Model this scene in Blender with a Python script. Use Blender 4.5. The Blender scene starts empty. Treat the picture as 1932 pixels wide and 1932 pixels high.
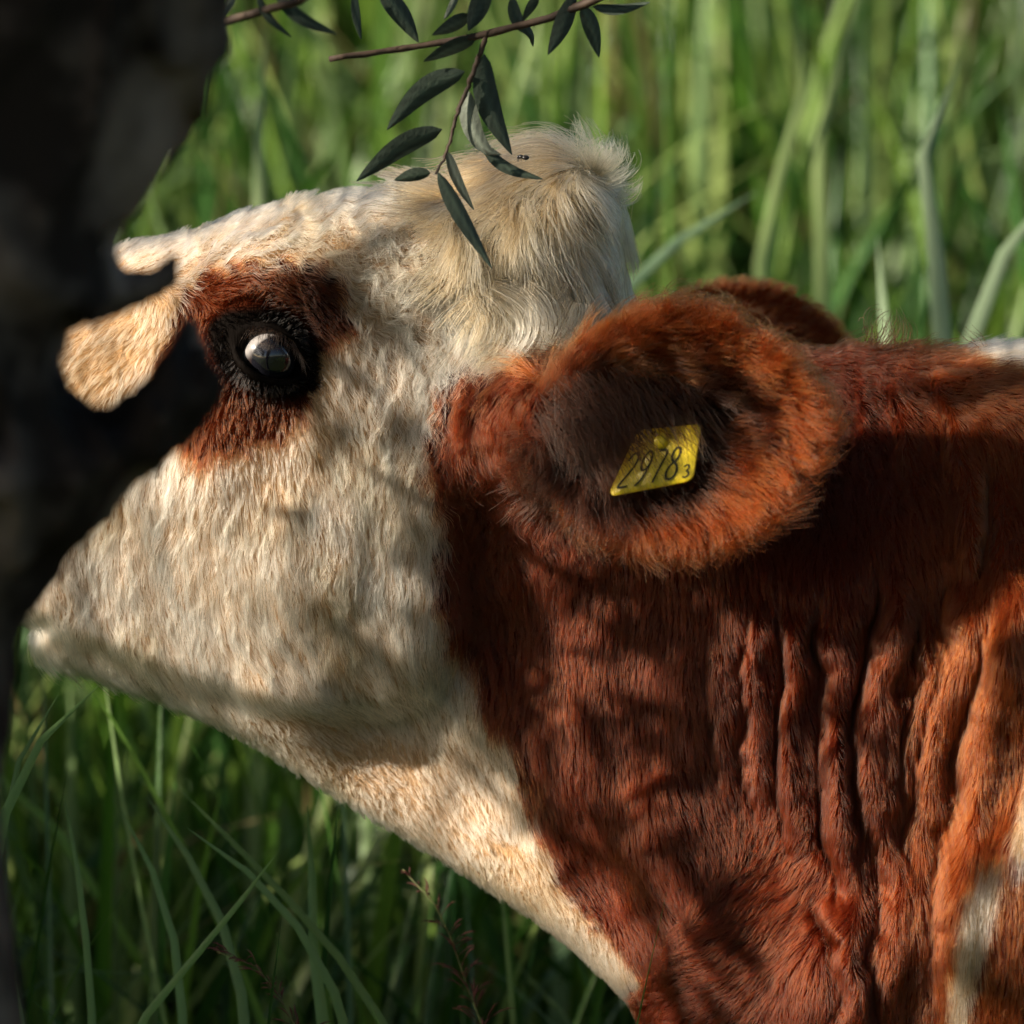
import bpy, math, random
import numpy as np
from mathutils import Vector

random.seed(7)
rng = np.random.default_rng(11)
scene = bpy.context.scene

# ------------------------------------------------------------------ camera, sky, sun, exposure
ZC = 1.07                                  # height of the picture centre at the animal's mid-plane
DIST, FRAME, PITCH = 6.0, 0.8, math.radians(5.5)
S = FRAME / 1932.0                         # metres per layout unit at the mid-plane
cp, sp = math.cos(PITCH), math.sin(PITCH)
CAM = np.array([0.0, -DIST * cp, ZC + DIST * sp])
FWD, RGT, UPV = np.array([0, cp, -sp]), np.array([1.0, 0, 0]), np.array([0, sp, cp])
cam_d = bpy.data.cameras.new('camera')
cam_d.sensor_width = 36.0
cam_d.lens = 36.0 * DIST / FRAME
cam_d.clip_start, cam_d.clip_end = 0.1, 2000.0
cam_d.dof.use_dof = True
cam_d.dof.focus_distance = DIST - 0.11
cam_d.dof.aperture_fstop = 3.8
cam = bpy.data.objects.new('camera', cam_d)
scene.collection.objects.link(cam)
cam.location = CAM
cam.rotation_euler = (math.radians(90) - PITCH, 0, 0)
scene.camera = cam

SUN_EL, SUN_AZ = math.radians(25), math.radians(25)      # azimuth: how far the sun swings from the left towards the camera
SUNV = np.array([-math.cos(SUN_EL) * math.cos(SUN_AZ), -math.cos(SUN_EL) * math.sin(SUN_AZ), math.sin(SUN_EL)])
world = bpy.data.worlds.new('World')
scene.world = world
world.use_nodes = True
wn = world.node_tree.nodes
sky = wn.new('ShaderNodeTexSky')
sky.sky_type = 'NISHITA'
sky.sun_disc = False
sky.sun_elevation = SUN_EL
sky.sun_rotation = math.atan2(SUNV[0], SUNV[1])
world.node_tree.links.new(sky.outputs[0], wn['Background'].inputs[0])
wn['Background'].inputs[1].default_value = 0.05
sun_d = bpy.data.lights.new('sun', 'SUN')
sun_d.energy = 5.0
sun_d.angle = math.radians(0.53)
sun_d.color = (1.0, 0.90, 0.74)
sun = bpy.data.objects.new('sun', sun_d)
scene.collection.objects.link(sun)
sun.rotation_euler = Vector(-SUNV).to_track_quat('-Z', 'Y').to_euler()
sun.location = (-3, -1, 4)
vs = scene.view_settings
vs.view_transform = 'Standard'
vs.look = 'None'
vs.gamma = 1.0
vs.exposure = 1.1
scene.cycles.max_bounces = 7
scene.cycles.diffuse_bounces = 2
scene.cycles.adaptive_threshold = 0.02
scene.cycles.transmission_bounces = 8
scene.cycles_curves.shape = 'RIBBONS'
scene.cycles_curves.subdivisions = 2
scene.render.film_transparent = False

# ------------------------------------------------------------------ helpers
col = scene.collection


def P(u, v, Y=0.0):
    """layout point (1932 units across the picture at the mid-plane) -> world point at depth Y"""
    k = FRAME / DIST / 1932.0
    d = FWD + (u - 966) * k * RGT - (v - 966) * k * UPV
    return CAM + d * ((Y - CAM[1]) / d[1])


def PA(pts, Y=0.0):
    return np.array([P(p[0], p[1], Y) for p in pts])


def tag(o, label=None, cat=None, group=None, kind=None):
    for k, v_ in (('label', label), ('category', cat), ('group', group), ('kind', kind)):
        if v_:
            o[k] = v_
    return o


def empty(name, loc=(0, 0, 0)):
    o = bpy.data.objects.new(name, None)
    o.empty_display_size = 0.1
    o.location = loc
    col.objects.link(o)
    return o


def mesh_obj(name, verts, faces, mat=None, parent=None, smooth=True, attrs=None):
    me = bpy.data.meshes.new(name)
    verts = np.asarray(verts, dtype=np.float64)
    if parent is not None:
        verts = verts - np.array(world_loc(parent))
    if isinstance(faces, np.ndarray):
        n, k = faces.shape
        me.vertices.add(len(verts))
        me.vertices.foreach_set('co', verts.ravel())
        me.loops.add(n * k)
        me.loops.foreach_set('vertex_index', faces.astype(np.int32).ravel())
        me.polygons.add(n)
        me.polygons.foreach_set('loop_start', np.arange(0, n * k, k, dtype=np.int32))
        me.update(calc_edges=True)
    else:
        me.from_pydata(verts.tolist(), [], [list(f) for f in faces])
    if smooth:
        me.polygons.foreach_set('use_smooth', np.ones(len(me.polygons), dtype=bool))
    for an, arr in (attrs or {}).items():
        a = me.attributes.new(an, 'FLOAT_COLOR', 'POINT')
        arr = np.asarray(arr)
        if arr.shape[1] == 3:
            arr = np.concatenate([arr, np.ones((len(arr), 1))], 1)
        a.data.foreach_set('color', arr.astype(np.float32).ravel())
    if mat:
        me.materials.append(mat)
    o = bpy.data.objects.new(name, me)
    col.objects.link(o)
    if parent is not None:
        o.parent = parent
    return o


def world_loc(o):
    p = np.zeros(3)
    while o is not None:
        p = p + np.array(o.location)
        o = o.parent
    return p


def norm(a):
    return a / np.maximum(np.linalg.norm(a, axis=-1, keepdims=True), 1e-9)


def sstep(a, b, x):
    t = np.clip((x - a) / (b - a), 0, 1)
    return t * t * (3 - 2 * t)


class Noise:
    def __init__(self, seed, dim=2, n=64):
        self.n, self.dim = n, dim
        self.t = np.random.default_rng(seed).uniform(-1, 1, (n,) * dim)

    def __call__(self, *c):
        i0, fr = [], []
        for x in c:
            x = np.asarray(x, dtype=np.float64)
            f = np.floor(x)
            i0.append(f.astype(int))
            t = x - f
            fr.append(t * t * (3 - 2 * t))
        out = 0
        for k in range(1 << self.dim):
            w, idx = 1.0, []
            for a in range(self.dim):
                b = (k >> a) & 1
                w = w * (fr[a] if b else 1 - fr[a])
                idx.append((i0[a] + b) % self.n)
            out = out + w * self.t[tuple(idx)]
        return out


N2, N2b, N3 = Noise(1), Noise(2), Noise(3, 3, 32)


def poly_sd(px, py, poly):
    """signed distance to a closed polygon, positive inside"""
    poly = np.asarray(poly, dtype=np.float64)
    d2 = np.full(np.broadcast(px, py).shape, 1e18)
    inside = np.zeros(d2.shape, dtype=bool)
    for a, b in zip(poly, np.roll(poly, -1, 0)):
        e = b - a
        wx, wy = px - a[0], py - a[1]
        t = np.clip((wx * e[0] + wy * e[1]) / max(e @ e, 1e-12), 0, 1)
        d2 = np.minimum(d2, (wx - t * e[0]) ** 2 + (wy - t * e[1]) ** 2)
        c1 = (a[1] > py) != (b[1] > py)
        if abs(e[1]) > 1e-12:
            inside ^= c1 & (px < e[0] * (py - a[1]) / e[1] + a[0])
    d = np.sqrt(d2)
    return np.where(inside, d, -d)


def line_sd(px, py, pts):
    """distance to an open polyline and the signed side (right of a downward line is positive), and the parameter 0..1"""
    best = np.full(np.broadcast(px, py).shape, 1e18)
    side = np.zeros_like(best)
    par = np.zeros_like(best)
    pts = np.asarray(pts, dtype=np.float64)
    n = len(pts) - 1
    for i in range(n):
        a, b = pts[i], pts[i + 1]
        e = b - a
        wx, wy = px - a[0], py - a[1]
        t = np.clip((wx * e[0] + wy * e[1]) / (e @ e), 0, 1)
        d2 = (wx - t * e[0]) ** 2 + (wy - t * e[1]) ** 2
        m = d2 < best
        best = np.where(m, d2, best)
        side = np.where(m, np.sign(wx * e[1] - wy * e[0]), side)
        par = np.where(m, (i + t) / n, par)
    d = np.sqrt(best)
    return d, d * side, par


def blur2(a, r):
    for ax in (0, 1):
        for _ in range(3):
            pad = [(0, 0), (0, 0)]
            pad[ax] = (r + 1, r)
            c = np.cumsum(np.pad(a, pad, mode='edge'), axis=ax)
            n = a.shape[ax]
            hi = np.take(c, np.arange(2 * r + 1, 2 * r + 1 + n), axis=ax)
            lo = np.take(c, np.arange(0, n), axis=ax)
            a = (hi - lo) / (2 * r + 1)
    return a


def idw(px, py, ctrl, power=3.0, soft=30.0):
    """inverse distance weighting of control rows (u, v, values...)"""
    ctrl = np.asarray(ctrl, dtype=np.float64)
    out = [0.0] * (ctrl.shape[1] - 2)
    ws = 0.0
    for r in ctrl:
        w = 1.0 / ((px - r[0]) ** 2 + (py - r[1]) ** 2 + soft * soft) ** (power / 2)
        ws = ws + w
        for i in range(len(out)):
            out[i] = out[i] + w * r[2 + i]
    return [o / ws for o in out]


def smin(a, b, k):
    h = np.clip(0.5 + 0.5 * (b - a) / k, 0, 1)
    return b * (1 - h) + a * h - k * h * (1 - h)


def capsule(X, Y, Z, a, b, ra, rb):
    a, b = np.asarray(a, float), np.asarray(b, float)
    e = b - a
    t = np.clip(((X - a[0]) * e[0] + (Y - a[1]) * e[1] + (Z - a[2]) * e[2]) / (e @ e), 0, 1)
    d = np.sqrt((X - a[0] - t * e[0]) ** 2 + (Y - a[1] - t * e[1]) ** 2 + (Z - a[2] - t * e[2]) ** 2)
    return (d - (ra + (rb - ra) * t)).astype(np.float32)


def surface_nets(f, gx, gy, gz):
    """quads of the zero surface of f[nx,ny,nz] on a rectilinear grid"""
    s = f < 0
    nx, ny, nz = f.shape
    cnt = np.zeros((nx - 1, ny - 1, nz - 1), dtype=np.uint8)
    for dx in (0, 1):
        for dy in (0, 1):
            for dz in (0, 1):
                cnt += s[dx:nx - 1 + dx, dy:ny - 1 + dy, dz:nz - 1 + dz]
    ci, cj, ck = np.nonzero((cnt > 0) & (cnt < 8))
    idx = np.full(cnt.shape, -1, dtype=np.int32)
    idx[ci, cj, ck] = np.arange(len(ci))
    corner = {}
    for dx in (0, 1):
        for dy in (0, 1):
            for dz in (0, 1):
                corner[dx, dy, dz] = f[ci + dx, cj + dy, ck + dz].astype(np.float64)
    acc = np.zeros((len(ci), 3))
    num = np.zeros(len(ci))
    for axis in range(3):
        for p in (0, 1):
            for q in (0, 1):
                a = [0, 0, 0]
                o1, o2 = [i for i in range(3) if i != axis]
                a[o1], a[o2] = p, q
                b = list(a)
                b[axis] = 1
                fa, fb = corner[tuple(a)], corner[tuple(b)]
                m = (fa < 0) != (fb < 0)
                t = np.where(m, fa / np.where(m, fa - fb, 1), 0)
                c = np.zeros((len(ci), 3))
                c[:, 0], c[:, 1], c[:, 2] = a
                c[:, axis] = t
                acc += np.where(m[:, None], c, 0)
                num += m
    acc /= num[:, None]
    V = np.stack([gx[ci] + acc[:, 0] * (gx[ci + 1] - gx[ci]),
                  gy[cj] + acc[:, 1] * (gy[cj + 1] - gy[cj]),
                  gz[ck] + acc[:, 2] * (gz[ck + 1] - gz[ck])], 1)
    quads = []
    for axis in range(3):
        sl0 = [slice(None)] * 3
        sl1 = [slice(None)] * 3
        sl0[axis], sl1[axis] = slice(0, -1), slice(1, None)
        a, b = s[tuple(sl0)], s[tuple(sl1)]
        e = np.array(np.nonzero(a != b))
        o1, o2 = (axis + 1) % 3, (axis + 2) % 3
        ok = (e[o1] > 0) & (e[o2] > 0) & (e[o1] < f.shape[o1] - 1) & (e[o2] < f.shape[o2] - 1)
        e = e[:, ok]
        neg = a[tuple(e)]

        def at(d1, d2):
            q = e.copy()
            q[o1] -= d1
            q[o2] -= d2
            return idx[tuple(q)]
        q = np.stack([at(1, 1), at(0, 1), at(0, 0), at(1, 0)], 1)
        q = np.where(neg[:, None], q, q[:, ::-1])
        quads.append(q)
    return V, np.concatenate(quads)


def vert_normals(V, Q):
    n = np.cross(V[Q[:, 2]] - V[Q[:, 0]], V[Q[:, 3]] - V[Q[:, 1]])
    out = np.zeros_like(V)
    for k in range(4):
        for a in range(3):
            out[:, a] += np.bincount(Q[:, k], n[:, a], len(V))
    return norm(out), 0.5 * np.linalg.norm(n, axis=1)


# ------------------------------------------------------------------ materials
def new_mat(name):
    m = bpy.data.materials.new(name)
    m.use_nodes = True
    return m, m.node_tree.nodes, m.node_tree.links, m.node_tree.nodes['Principled BSDF']


def simple_mat(name, color, rough=0.7, spec=0.3, noise=None):
    m, n, l, b = new_mat(name)
    b.inputs['Roughness'].default_value = rough
    b.inputs['Specular IOR Level'].default_value = spec
    b.inputs['Base Color'].default_value = (*color, 1)
    if noise:
        t = n.new('ShaderNodeTexNoise')
        t.inputs['Scale'].default_value = noise[0]
        t.inputs['Detail'].default_value = 6
        tc = n.new('ShaderNodeTexCoord')
        l.new(tc.outputs['Object'], t.inputs['Vector'])
        r = n.new('ShaderNodeValToRGB')
        r.color_ramp.elements[0].position, r.color_ramp.elements[1].position = 0.3, 0.7
        r.color_ramp.elements[0].color = (*color, 1)
        r.color_ramp.elements[1].color = (*noise[1], 1)
        l.new(t.outputs['Fac'], r.inputs[0])
        l.new(r.outputs[0], b.inputs['Base Color'])
        bp = n.new('ShaderNodeBump')
        bp.inputs['Strength'].default_value = noise[2] if len(noise) > 2 else 0.3
        bp.inputs['Distance'].default_value = 0.01
        l.new(t.outputs['Fac'], bp.inputs['Height'])
        l.new(bp.outputs[0], b.inputs['Normal'])
    return m


def leaf_mat(name, attr='col', trans=0.3, rough=0.45, spec=0.4, back=None):
    m, n, l, b = new_mat(name)
    a = n.new('ShaderNodeAttribute')
    a.attribute_name = attr
    src = a.outputs['Color']
    if back:
        g = n.new('ShaderNodeNewGeometry')
        mx = n.new('ShaderNodeMix')
        mx.data_type = 'RGBA'
        l.new(g.outputs['Backfacing'], mx.inputs[0])
        l.new(src, mx.inputs[6])
        mx.inputs[7].default_value = (*back, 1)
        src = mx.outputs[2]
    l.new(src, b.inputs['Base Color'])
    b.inputs['Roughness'].default_value = rough
    b.inputs['Specular IOR Level'].default_value = spec
    nz = n.new('ShaderNodeTexNoise')
    nz.inputs['Scale'].default_value = 420.0
    tc = n.new('ShaderNodeTexCoord')
    l.new(tc.outputs['Object'], nz.inputs['Vector'])
    bp = n.new('ShaderNodeBump')
    bp.inputs['Strength'].default_value = 0.5
    bp.inputs['Distance'].default_value = 0.001
    l.new(nz.outputs['Fac'], bp.inputs['Height'])
    l.new(bp.outputs[0], b.inputs['Normal'])
    t = n.new('ShaderNodeBsdfTranslucent')
    l.new(src, t.inputs['Color'])
    mix = n.new('ShaderNodeMixShader')
    mix.inputs[0].default_value = trans
    l.new(b.outputs[0], mix.inputs[1])
    l.new(t.outputs[0], mix.inputs[2])
    l.new(mix.outputs[0], n['Material Output'].inputs[0])
    return m


def fur_mat(name, rough=0.34, radial=0.5, coat=0.0, translucent=None):
    m = bpy.data.materials.new(name)
    m.use_nodes = True
    n, l = m.node_tree.nodes, m.node_tree.links
    n.remove(n['Principled BSDF'])
    h = n.new('ShaderNodeBsdfHairPrincipled')
    h.model = 'CHIANG'
    h.parametrization = 'COLOR'
    a = n.new('ShaderNodeAttribute')
    a.attribute_name = 'col'
    l.new(a.outputs['Color'], h.inputs['Color'])
    h.inputs['Roughness'].default_value = rough
    h.inputs['Radial Roughness'].default_value = radial
    h.inputs['Coat'].default_value = coat
    h.inputs['IOR'].default_value = 1.36
    h.inputs['Random Roughness'].default_value = 0.1
    l.new(h.outputs[0], n['Material Output'].inputs[0])
    return m


M_FUR = fur_mat('fur')
M_GRASS = leaf_mat('grass_blade', trans=0.38, rough=0.4, spec=0.5)
M_LEAF = leaf_mat('willow_leaf', trans=0.25, rough=0.55, back=(0.12, 0.14, 0.115))
M_SOIL = simple_mat('soil', (0.035, 0.03, 0.015), 0.95, 0.1, (9.0, (0.03, 0.055, 0.012), 0.5))
M_BARK = simple_mat('bark', (0.018, 0.013, 0.010), 0.9, 0.12, (6.0, (0.30, 0.235, 0.19), 1.0))
M_BARK.node_tree.nodes['Color Ramp'].color_ramp.elements[0].position = 0.42
M_BARK.node_tree.nodes['Color Ramp'].color_ramp.elements[1].position = 0.66
M_TWIG = simple_mat('twig_bark', (0.035, 0.022, 0.016), 0.7, 0.3, (60.0, (0.07, 0.045, 0.03), 0.3))

# ------------------------------------------------------------------ ground: a meadow with a bank behind the cow


def ground_z(x, y):
    bank = np.clip((y - 0.55) * 0.62, 0, 2.6)
    bank = np.where(bank > 2.0, 2.0 + 0.6 * np.tanh((bank - 2.0) / 0.6), bank)
    return bank + 0.03 * N2(x * 1.3 + 40, y * 1.3 + 40) + 0.0 * x


def build_ground():
    g = np.concatenate([-np.geomspace(400, 8, 14), np.linspace(-7, 7, 71), np.geomspace(8, 400, 14)])
    gx, gy = np.meshgrid(g, g, indexing='ij')
    V = np.stack([gx, gy, ground_z(gx, gy)], -1).reshape(-1, 3)
    n = len(g)
    i, j = np.meshgrid(np.arange(n - 1), np.arange(n - 1), indexing='ij')
    a = (i * n + j).ravel()
    Q = np.stack([a, a + n, a + n + 1, a + 1], 1)
    o = mesh_obj('ground', V, Q, M_SOIL)
    tag(o, kind='structure')


build_ground()


def grass_mesh(name, xs, ys, length, width, colors, lean, bend, yaw, label, seg=7, mat=None):
    """one strip per blade: rises along 'lean', arches over by 'bend'; a shallow V across its width"""
    n = len(xs)
    t = np.linspace(0, 1, seg + 1)[None, :]
    az = yaw[:, None]
    ang = lean[:, None] + bend[:, None] * t ** 1.7                  # tilt from vertical along the blade
    ds = length[:, None] / seg
    hx = np.cumsum(np.sin(ang) * ds, 1) - np.sin(ang[:, :1]) * ds
    hz = np.cumsum(np.cos(ang) * ds, 1) - np.cos(ang[:, :1]) * ds
    cx = xs[:, None] + hx * np.cos(az)
    cy = ys[:, None] + hx * np.sin(az)
    cz = ground_z(xs, ys)[:, None] - 0.01 + hz
    tw = rng.uniform(-0.9, 0.9, (n, 1)) + rng.uniform(-0.8, 0.8, (n, 1)) * t
    wx, wy = -np.sin(az + tw), np.cos(az + tw)
    w = width[:, None] * 0.5 * np.minimum(1, 0.45 + t * 2.2) * np.sqrt(np.clip(1 - t ** 2.6, 0.0004, 1))
    c = np.stack([cx, cy, cz], -1)
    side = np.stack([wx * w, wy * w, np.zeros_like(w)], -1)
    fold = np.stack([-np.cos(az + tw) * w * 0.35, -np.sin(az + tw) * w * 0.35, w * 0.12], -1)
    V = np.stack([c - side, c + fold, c + side], 2).reshape(-1, 3)
    base = (np.arange(n) * (seg + 1) * 3)[:, None] + (np.arange(seg) * 3)[None, :]
    base = base.ravel()
    Q = np.concatenate([np.stack([base, base + 1, base + 4, base + 3], 1),
                        np.stack([base + 1, base + 2, base + 5, base + 4], 1)])
    C = np.repeat(colors[:, None, :], (seg + 1) * 3, 1)
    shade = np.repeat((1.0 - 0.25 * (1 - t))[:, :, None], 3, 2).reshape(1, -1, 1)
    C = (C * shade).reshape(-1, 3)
    o = mesh_obj(name, V, Q, mat or M_GRASS, attrs={'col': C})
    tag(o, label, 'grass', kind='stuff')
    return o


def grass_colors(n, dry=0.04):
    pal = np.array([[0.030, 0.095, 0.014], [0.085, 0.20, 0.022], [0.06, 0.165, 0.034], [0.21, 0.35, 0.05], [0.36, 0.47, 0.14], [0.24, 0.36, 0.14]])
    c = pal[rng.integers(0, len(pal), n)] * rng.uniform(0.7, 1.25, (n, 1))
    m = rng.random(n) < dry
    c[m] = np.array([0.24, 0.19, 0.08]) * rng.uniform(0.6, 1.1, (m.sum(), 1))
    return c


def make_grass():
    # bank behind the cow
    n = 7500
    xs = rng.uniform(-1.9, 1.9, n)
    ys = 0.55 + 3.2 * rng.random(n) ** 1.5
    grass_mesh('bank_grass', xs, ys, rng.uniform(0.40, 1.0, n), rng.uniform(0.008, 0.019, n), grass_colors(n, .05),
               rng.normal(0.06, 0.16, n), rng.gamma(2.0, 0.34, n), rng.uniform(0, 2 * np.pi, n),
               'tall green meadow grass covering the bank behind the cow', 6)
    # meadow far around
    n = 7000
    xs, ys = rng.uniform(-7, 7, n), rng.uniform(-5.5, 7, n)
    keep = ~((np.abs(xs) < 1.9) & (ys > -6.2) & (ys < 3.9)) & ~((np.hypot(xs, ys + 6) < 1.2))
    xs, ys = xs[keep], ys[keep]
    n = len(xs)
    grass_mesh('meadow_grass', xs, ys, rng.uniform(0.3, 0.6, n), rng.uniform(0.010, 0.018, n), grass_colors(n),
               rng.normal(0.1, 0.2, n), rng.gamma(2.0, 0.4, n), rng.uniform(0, 2 * np.pi, n),
               'green meadow grass spreading out around the willow and the cow', 4)
    # long grass under the chin and round the foot of the willow
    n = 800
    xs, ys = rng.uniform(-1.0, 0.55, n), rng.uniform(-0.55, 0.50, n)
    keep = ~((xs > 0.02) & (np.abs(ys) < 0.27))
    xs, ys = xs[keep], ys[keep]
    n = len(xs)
    grass_mesh('long_grass', xs, ys, rng.uniform(0.55, 1.02, n) * np.where((ys < .12) & (xs > -.60), .56, np.where(ys < -.2, .8, 1.0)), rng.uniform(0.005, 0.011, n), grass_colors(n, 0.01) * np.array([.55, .62, .8]),  # palette darkened here to paint in the shade under the chin
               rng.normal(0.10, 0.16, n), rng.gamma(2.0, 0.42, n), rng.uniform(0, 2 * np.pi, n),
               'long green grass, colour darkened for shade, under the cow chin around the willow foot', 9)


make_grass()

# ------------------------------------------------------------------ the willow: trunk, limbs, added shade boughs, twigs with leaves
TY = -0.88
TRUNK = [(418, -60), (414, 20), (405, 90), (372, 175), (330, 262), (284, 345), (246, 415), (228, 448), (228, 484), (240, 512), (284, 503), (322, 478),
         (340, 492), (346, 530), (330, 556), (292, 574), (236, 602), (180, 630), (150, 652), (142, 690), (152, 728), (184, 756), (216, 744),
         (284, 676), (326, 622), (350, 598), (386, 640), (428, 712), (432, 750), (402, 792), (350, 852), (250, 950), (152, 1042), (116, 1098),
         (106, 1136), (66, 1174), (46, 1214), (40, 1270), (20, 1480), (36, 1700), (62, 1932), (90, 2500), (180, 3300), (330, 3800),
         (-760, 3800), (-560, 3300), (-450, 2500), (-410, 1700), (-430, 1000), (-440, 400), (-400, -200), (-330, -900), (-330, -1600), (-250, -2300),
         (60, -2500), (380, -2300), (470, -1600), (450, -900), (430, -400)]
tree = empty('willow_tree', (P(-180, 966, TY)[0], TY, float(ground_z(np.array(-.5), np.array(TY)))))
tag(tree, 'old dark willow with gnarled trunk and narrow leaves hiding the cow muzzle', 'tree')


def build_trunk():
    pol = np.array([(P(u, v, TY)[0], P(u, v, TY)[2]) for u, v in TRUNK])
    x0, x1 = pol[:, 0].min() - .04, pol[:, 0].max() + .04
    tx = np.arange(x0, x1, .0055)
    z0 = -0.06
    zt = P(0, -2550, TY)[2]
    zl, zh = P(0, 2100, TY)[2], P(0, -150, TY)[2]
    tz = np.concatenate([np.arange(z0, zl, .018), np.arange(zl, zh, .0055), np.arange(zh, zt, .018)])
    ty = np.arange(-.20, .2001, .0075)
    A, B = np.meshgrid(tx, tz, indexing='ij')
    d = poly_sd(A, B, pol)
    Dr = 0.115
    W = 0.125 + 0.02 * N2(A * 9, B * 5) + 0.05 * sstep(0.5, 0.0, B)
    q = np.maximum(Dr - d, 0) * W / Dr
    f = np.sqrt(q[:, None, :] ** 2 + ty[None, :, None] ** 2) - W[:, None, :]
    X, Y, Z = tx[:, None, None], ty[None, :, None], tz[None, None, :]
    ridg = 1 - np.abs(N3(X * 26 + 2.2 * N3(X * 6, Y * 6, Z * 5), Y * 26, Z * 5.5))
    f = f - 0.018 * (ridg ** 2 - 0.6) - 0.016 * N3(X * 10 + 4, Y * 10, Z * 7)
    V, Q = surface_nets(f.astype(np.float32), tx, ty, tz)
    V[:, 1] += TY
    return mesh_obj('trunk', V, Q, M_BARK, tree)


build_trunk()


def tube(path, radii, sides=8):
    path = np.array(path, float)
    t = norm(np.gradient(path, axis=0))
    ref = np.array([0.3, 1.0, 0.2])
    a = norm(np.cross(t, ref))
    b = np.cross(t, a)
    ph = np.linspace(0, 2 * np.pi, sides, endpoint=False)
    r = np.asarray(radii, float)[:, None, None]
    V = path[:, None, :] + r * (np.cos(ph)[None, :, None] * a[:, None, :] + np.sin(ph)[None, :, None] * b[:, None, :])
    n = len(path)
    F_ = []
    for i in range(n - 1):
        for j in range(sides):
            k = (j + 1) % sides
            F_.append((i * sides + j, i * sides + k, (i + 1) * sides + k, (i + 1) * sides + j))
    F_.append(tuple(range(sides))[::-1])
    F_.append(tuple(range((n - 1) * sides, n * sides)))
    return V.reshape(-1, 3), F_


def bend_path(pts, n=14, wob=0.0, seed=0):
    pts = np.array(pts, float)
    for _ in range(3):
        q = [pts[0]]
        for a, b in zip(pts[:-1], pts[1:]):
            q += [a * .75 + b * .25, a * .25 + b * .75]
        q.append(pts[-1])
        pts = np.array(q)
    L = np.concatenate([[0], np.cumsum(np.linalg.norm(np.diff(pts, axis=0), axis=1))])
    s = np.linspace(0, L[-1], n)
    p = np.stack([np.interp(s, L, pts[:, k]) for k in range(3)], 1)
    if wob:
        r = np.random.default_rng(seed)
        p[1:-1] += r.normal(0, wob, (n - 2, 3))
    return p


crown_pos, crown_dir, crown_len = [], [], []
top = P(80, -2300, TY)
LIMBS = [[top + [-.05, 0, -.2], (-.9, -.55, 2.75), (-1.5, -.35, 2.75)], [top + [-.05, -.05, -.2], (-.8, -1.1, 2.8), (-1.6, -1.35, 2.7)],
         [top + [.1, .05, -.25], (.4, -.3, 2.8), (1.1, -.2, 3.2)], [top + [.02, -.02, -.1], (-.25, -.7, 2.9), (-.35, -.6, 3.7)], [top + [.05, .08, -.2], (-.1, .1, 2.8), (-.5, .8, 3.2)],
         [top + [.0, -.06, -.2], (.2, -1.2, 2.9), (.4, -2.0, 3.2)], [top + [-.02, .06, -.15], (-1.0, .0, 2.6), (-1.7, .25, 2.35)]]
limb_paths = []
for i, lp_ in enumerate(LIMBS):
    pth = bend_path(lp_, 16, .012, i)
    limb_paths.append(pth)
    V, Fq = tube(pth, np.linspace(.075, .018, 16), 10)
    mesh_obj('limb', V, Fq, M_BARK, tree)


# the sun reaches the face, throat, poll and ear: no leaf of the shading boughs hangs in these beams
LIT = np.array([(30, 1150), (130, 440), (700, 330), (1000, 270), (1210, 340), (1210, 560), (1600, 580), (1600, 960), (1100, 1060), (830, 800), (830, 1250),
                (1000, 1540), (1235, 1880), (1150, 1900), (900, 1700), (400, 1400), (30, 1280)], float)


def in_beam(p):
    for yy in (-.14, -.09, -.03):
        q = p - SUNV * ((p[1] - yy) / SUNV[1])
        k = (yy - CAM[1]) / -CAM[1]
        u = 966 + q[0] / (S * k)
        v = 966 - (q[2] - P(966, 966, yy)[2]) / (S * k)
        if poly_sd(np.array([u]), np.array([v]), LIT)[0] > -25:
            return True
    return False


def shade_bough(target, n_leaves, spread, drop=0.35):
    """a hanging bough from the nearest limb down to 'target', leafy round its end"""
    target = np.array(target, float)
    if n_leaves and in_beam(target):
        return
    allp = np.concatenate(limb_paths)
    up = allp[allp[:, 2] > target[2] + .25]
    a = up[np.argmin(((up - target) * [1, 1, .6] @ np.eye(3)).__pow__(2).sum(1))]
    # the bough comes in along the sunlight, so it shades nothing but what its leaves shade
    pth = bend_path([a, target + SUNV * .75, target + SUNV * .3, target, target + [0, 0, -spread[2] * .5]], 14, .003, int(abs(target[0] * 1000)))
    V, Fq = tube(pth, np.linspace(.0045, .0012, 14), 5)
    mesh_obj('shade_bough', V, Fq, M_TWIG, tree)
    for _ in range(n_leaves):
        p = target + rng.normal(0, 1, 3) * np.array(spread) * .6
        if in_beam(p):
            continue
        crown_pos.append(p)
        crown_dir.append(norm(np.array([rng.normal(0, .5), rng.normal(0, .5), -1.0 + rng.normal(0, .4)])))
        crown_len.append(rng.uniform(.055, .10))


def shade(u, v, Y, dist, n, spread):
    """a bough between the sun and a place in the scene"""
    shade_bough(P(u, v, Y) + SUNV * dist, n, spread)


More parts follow.
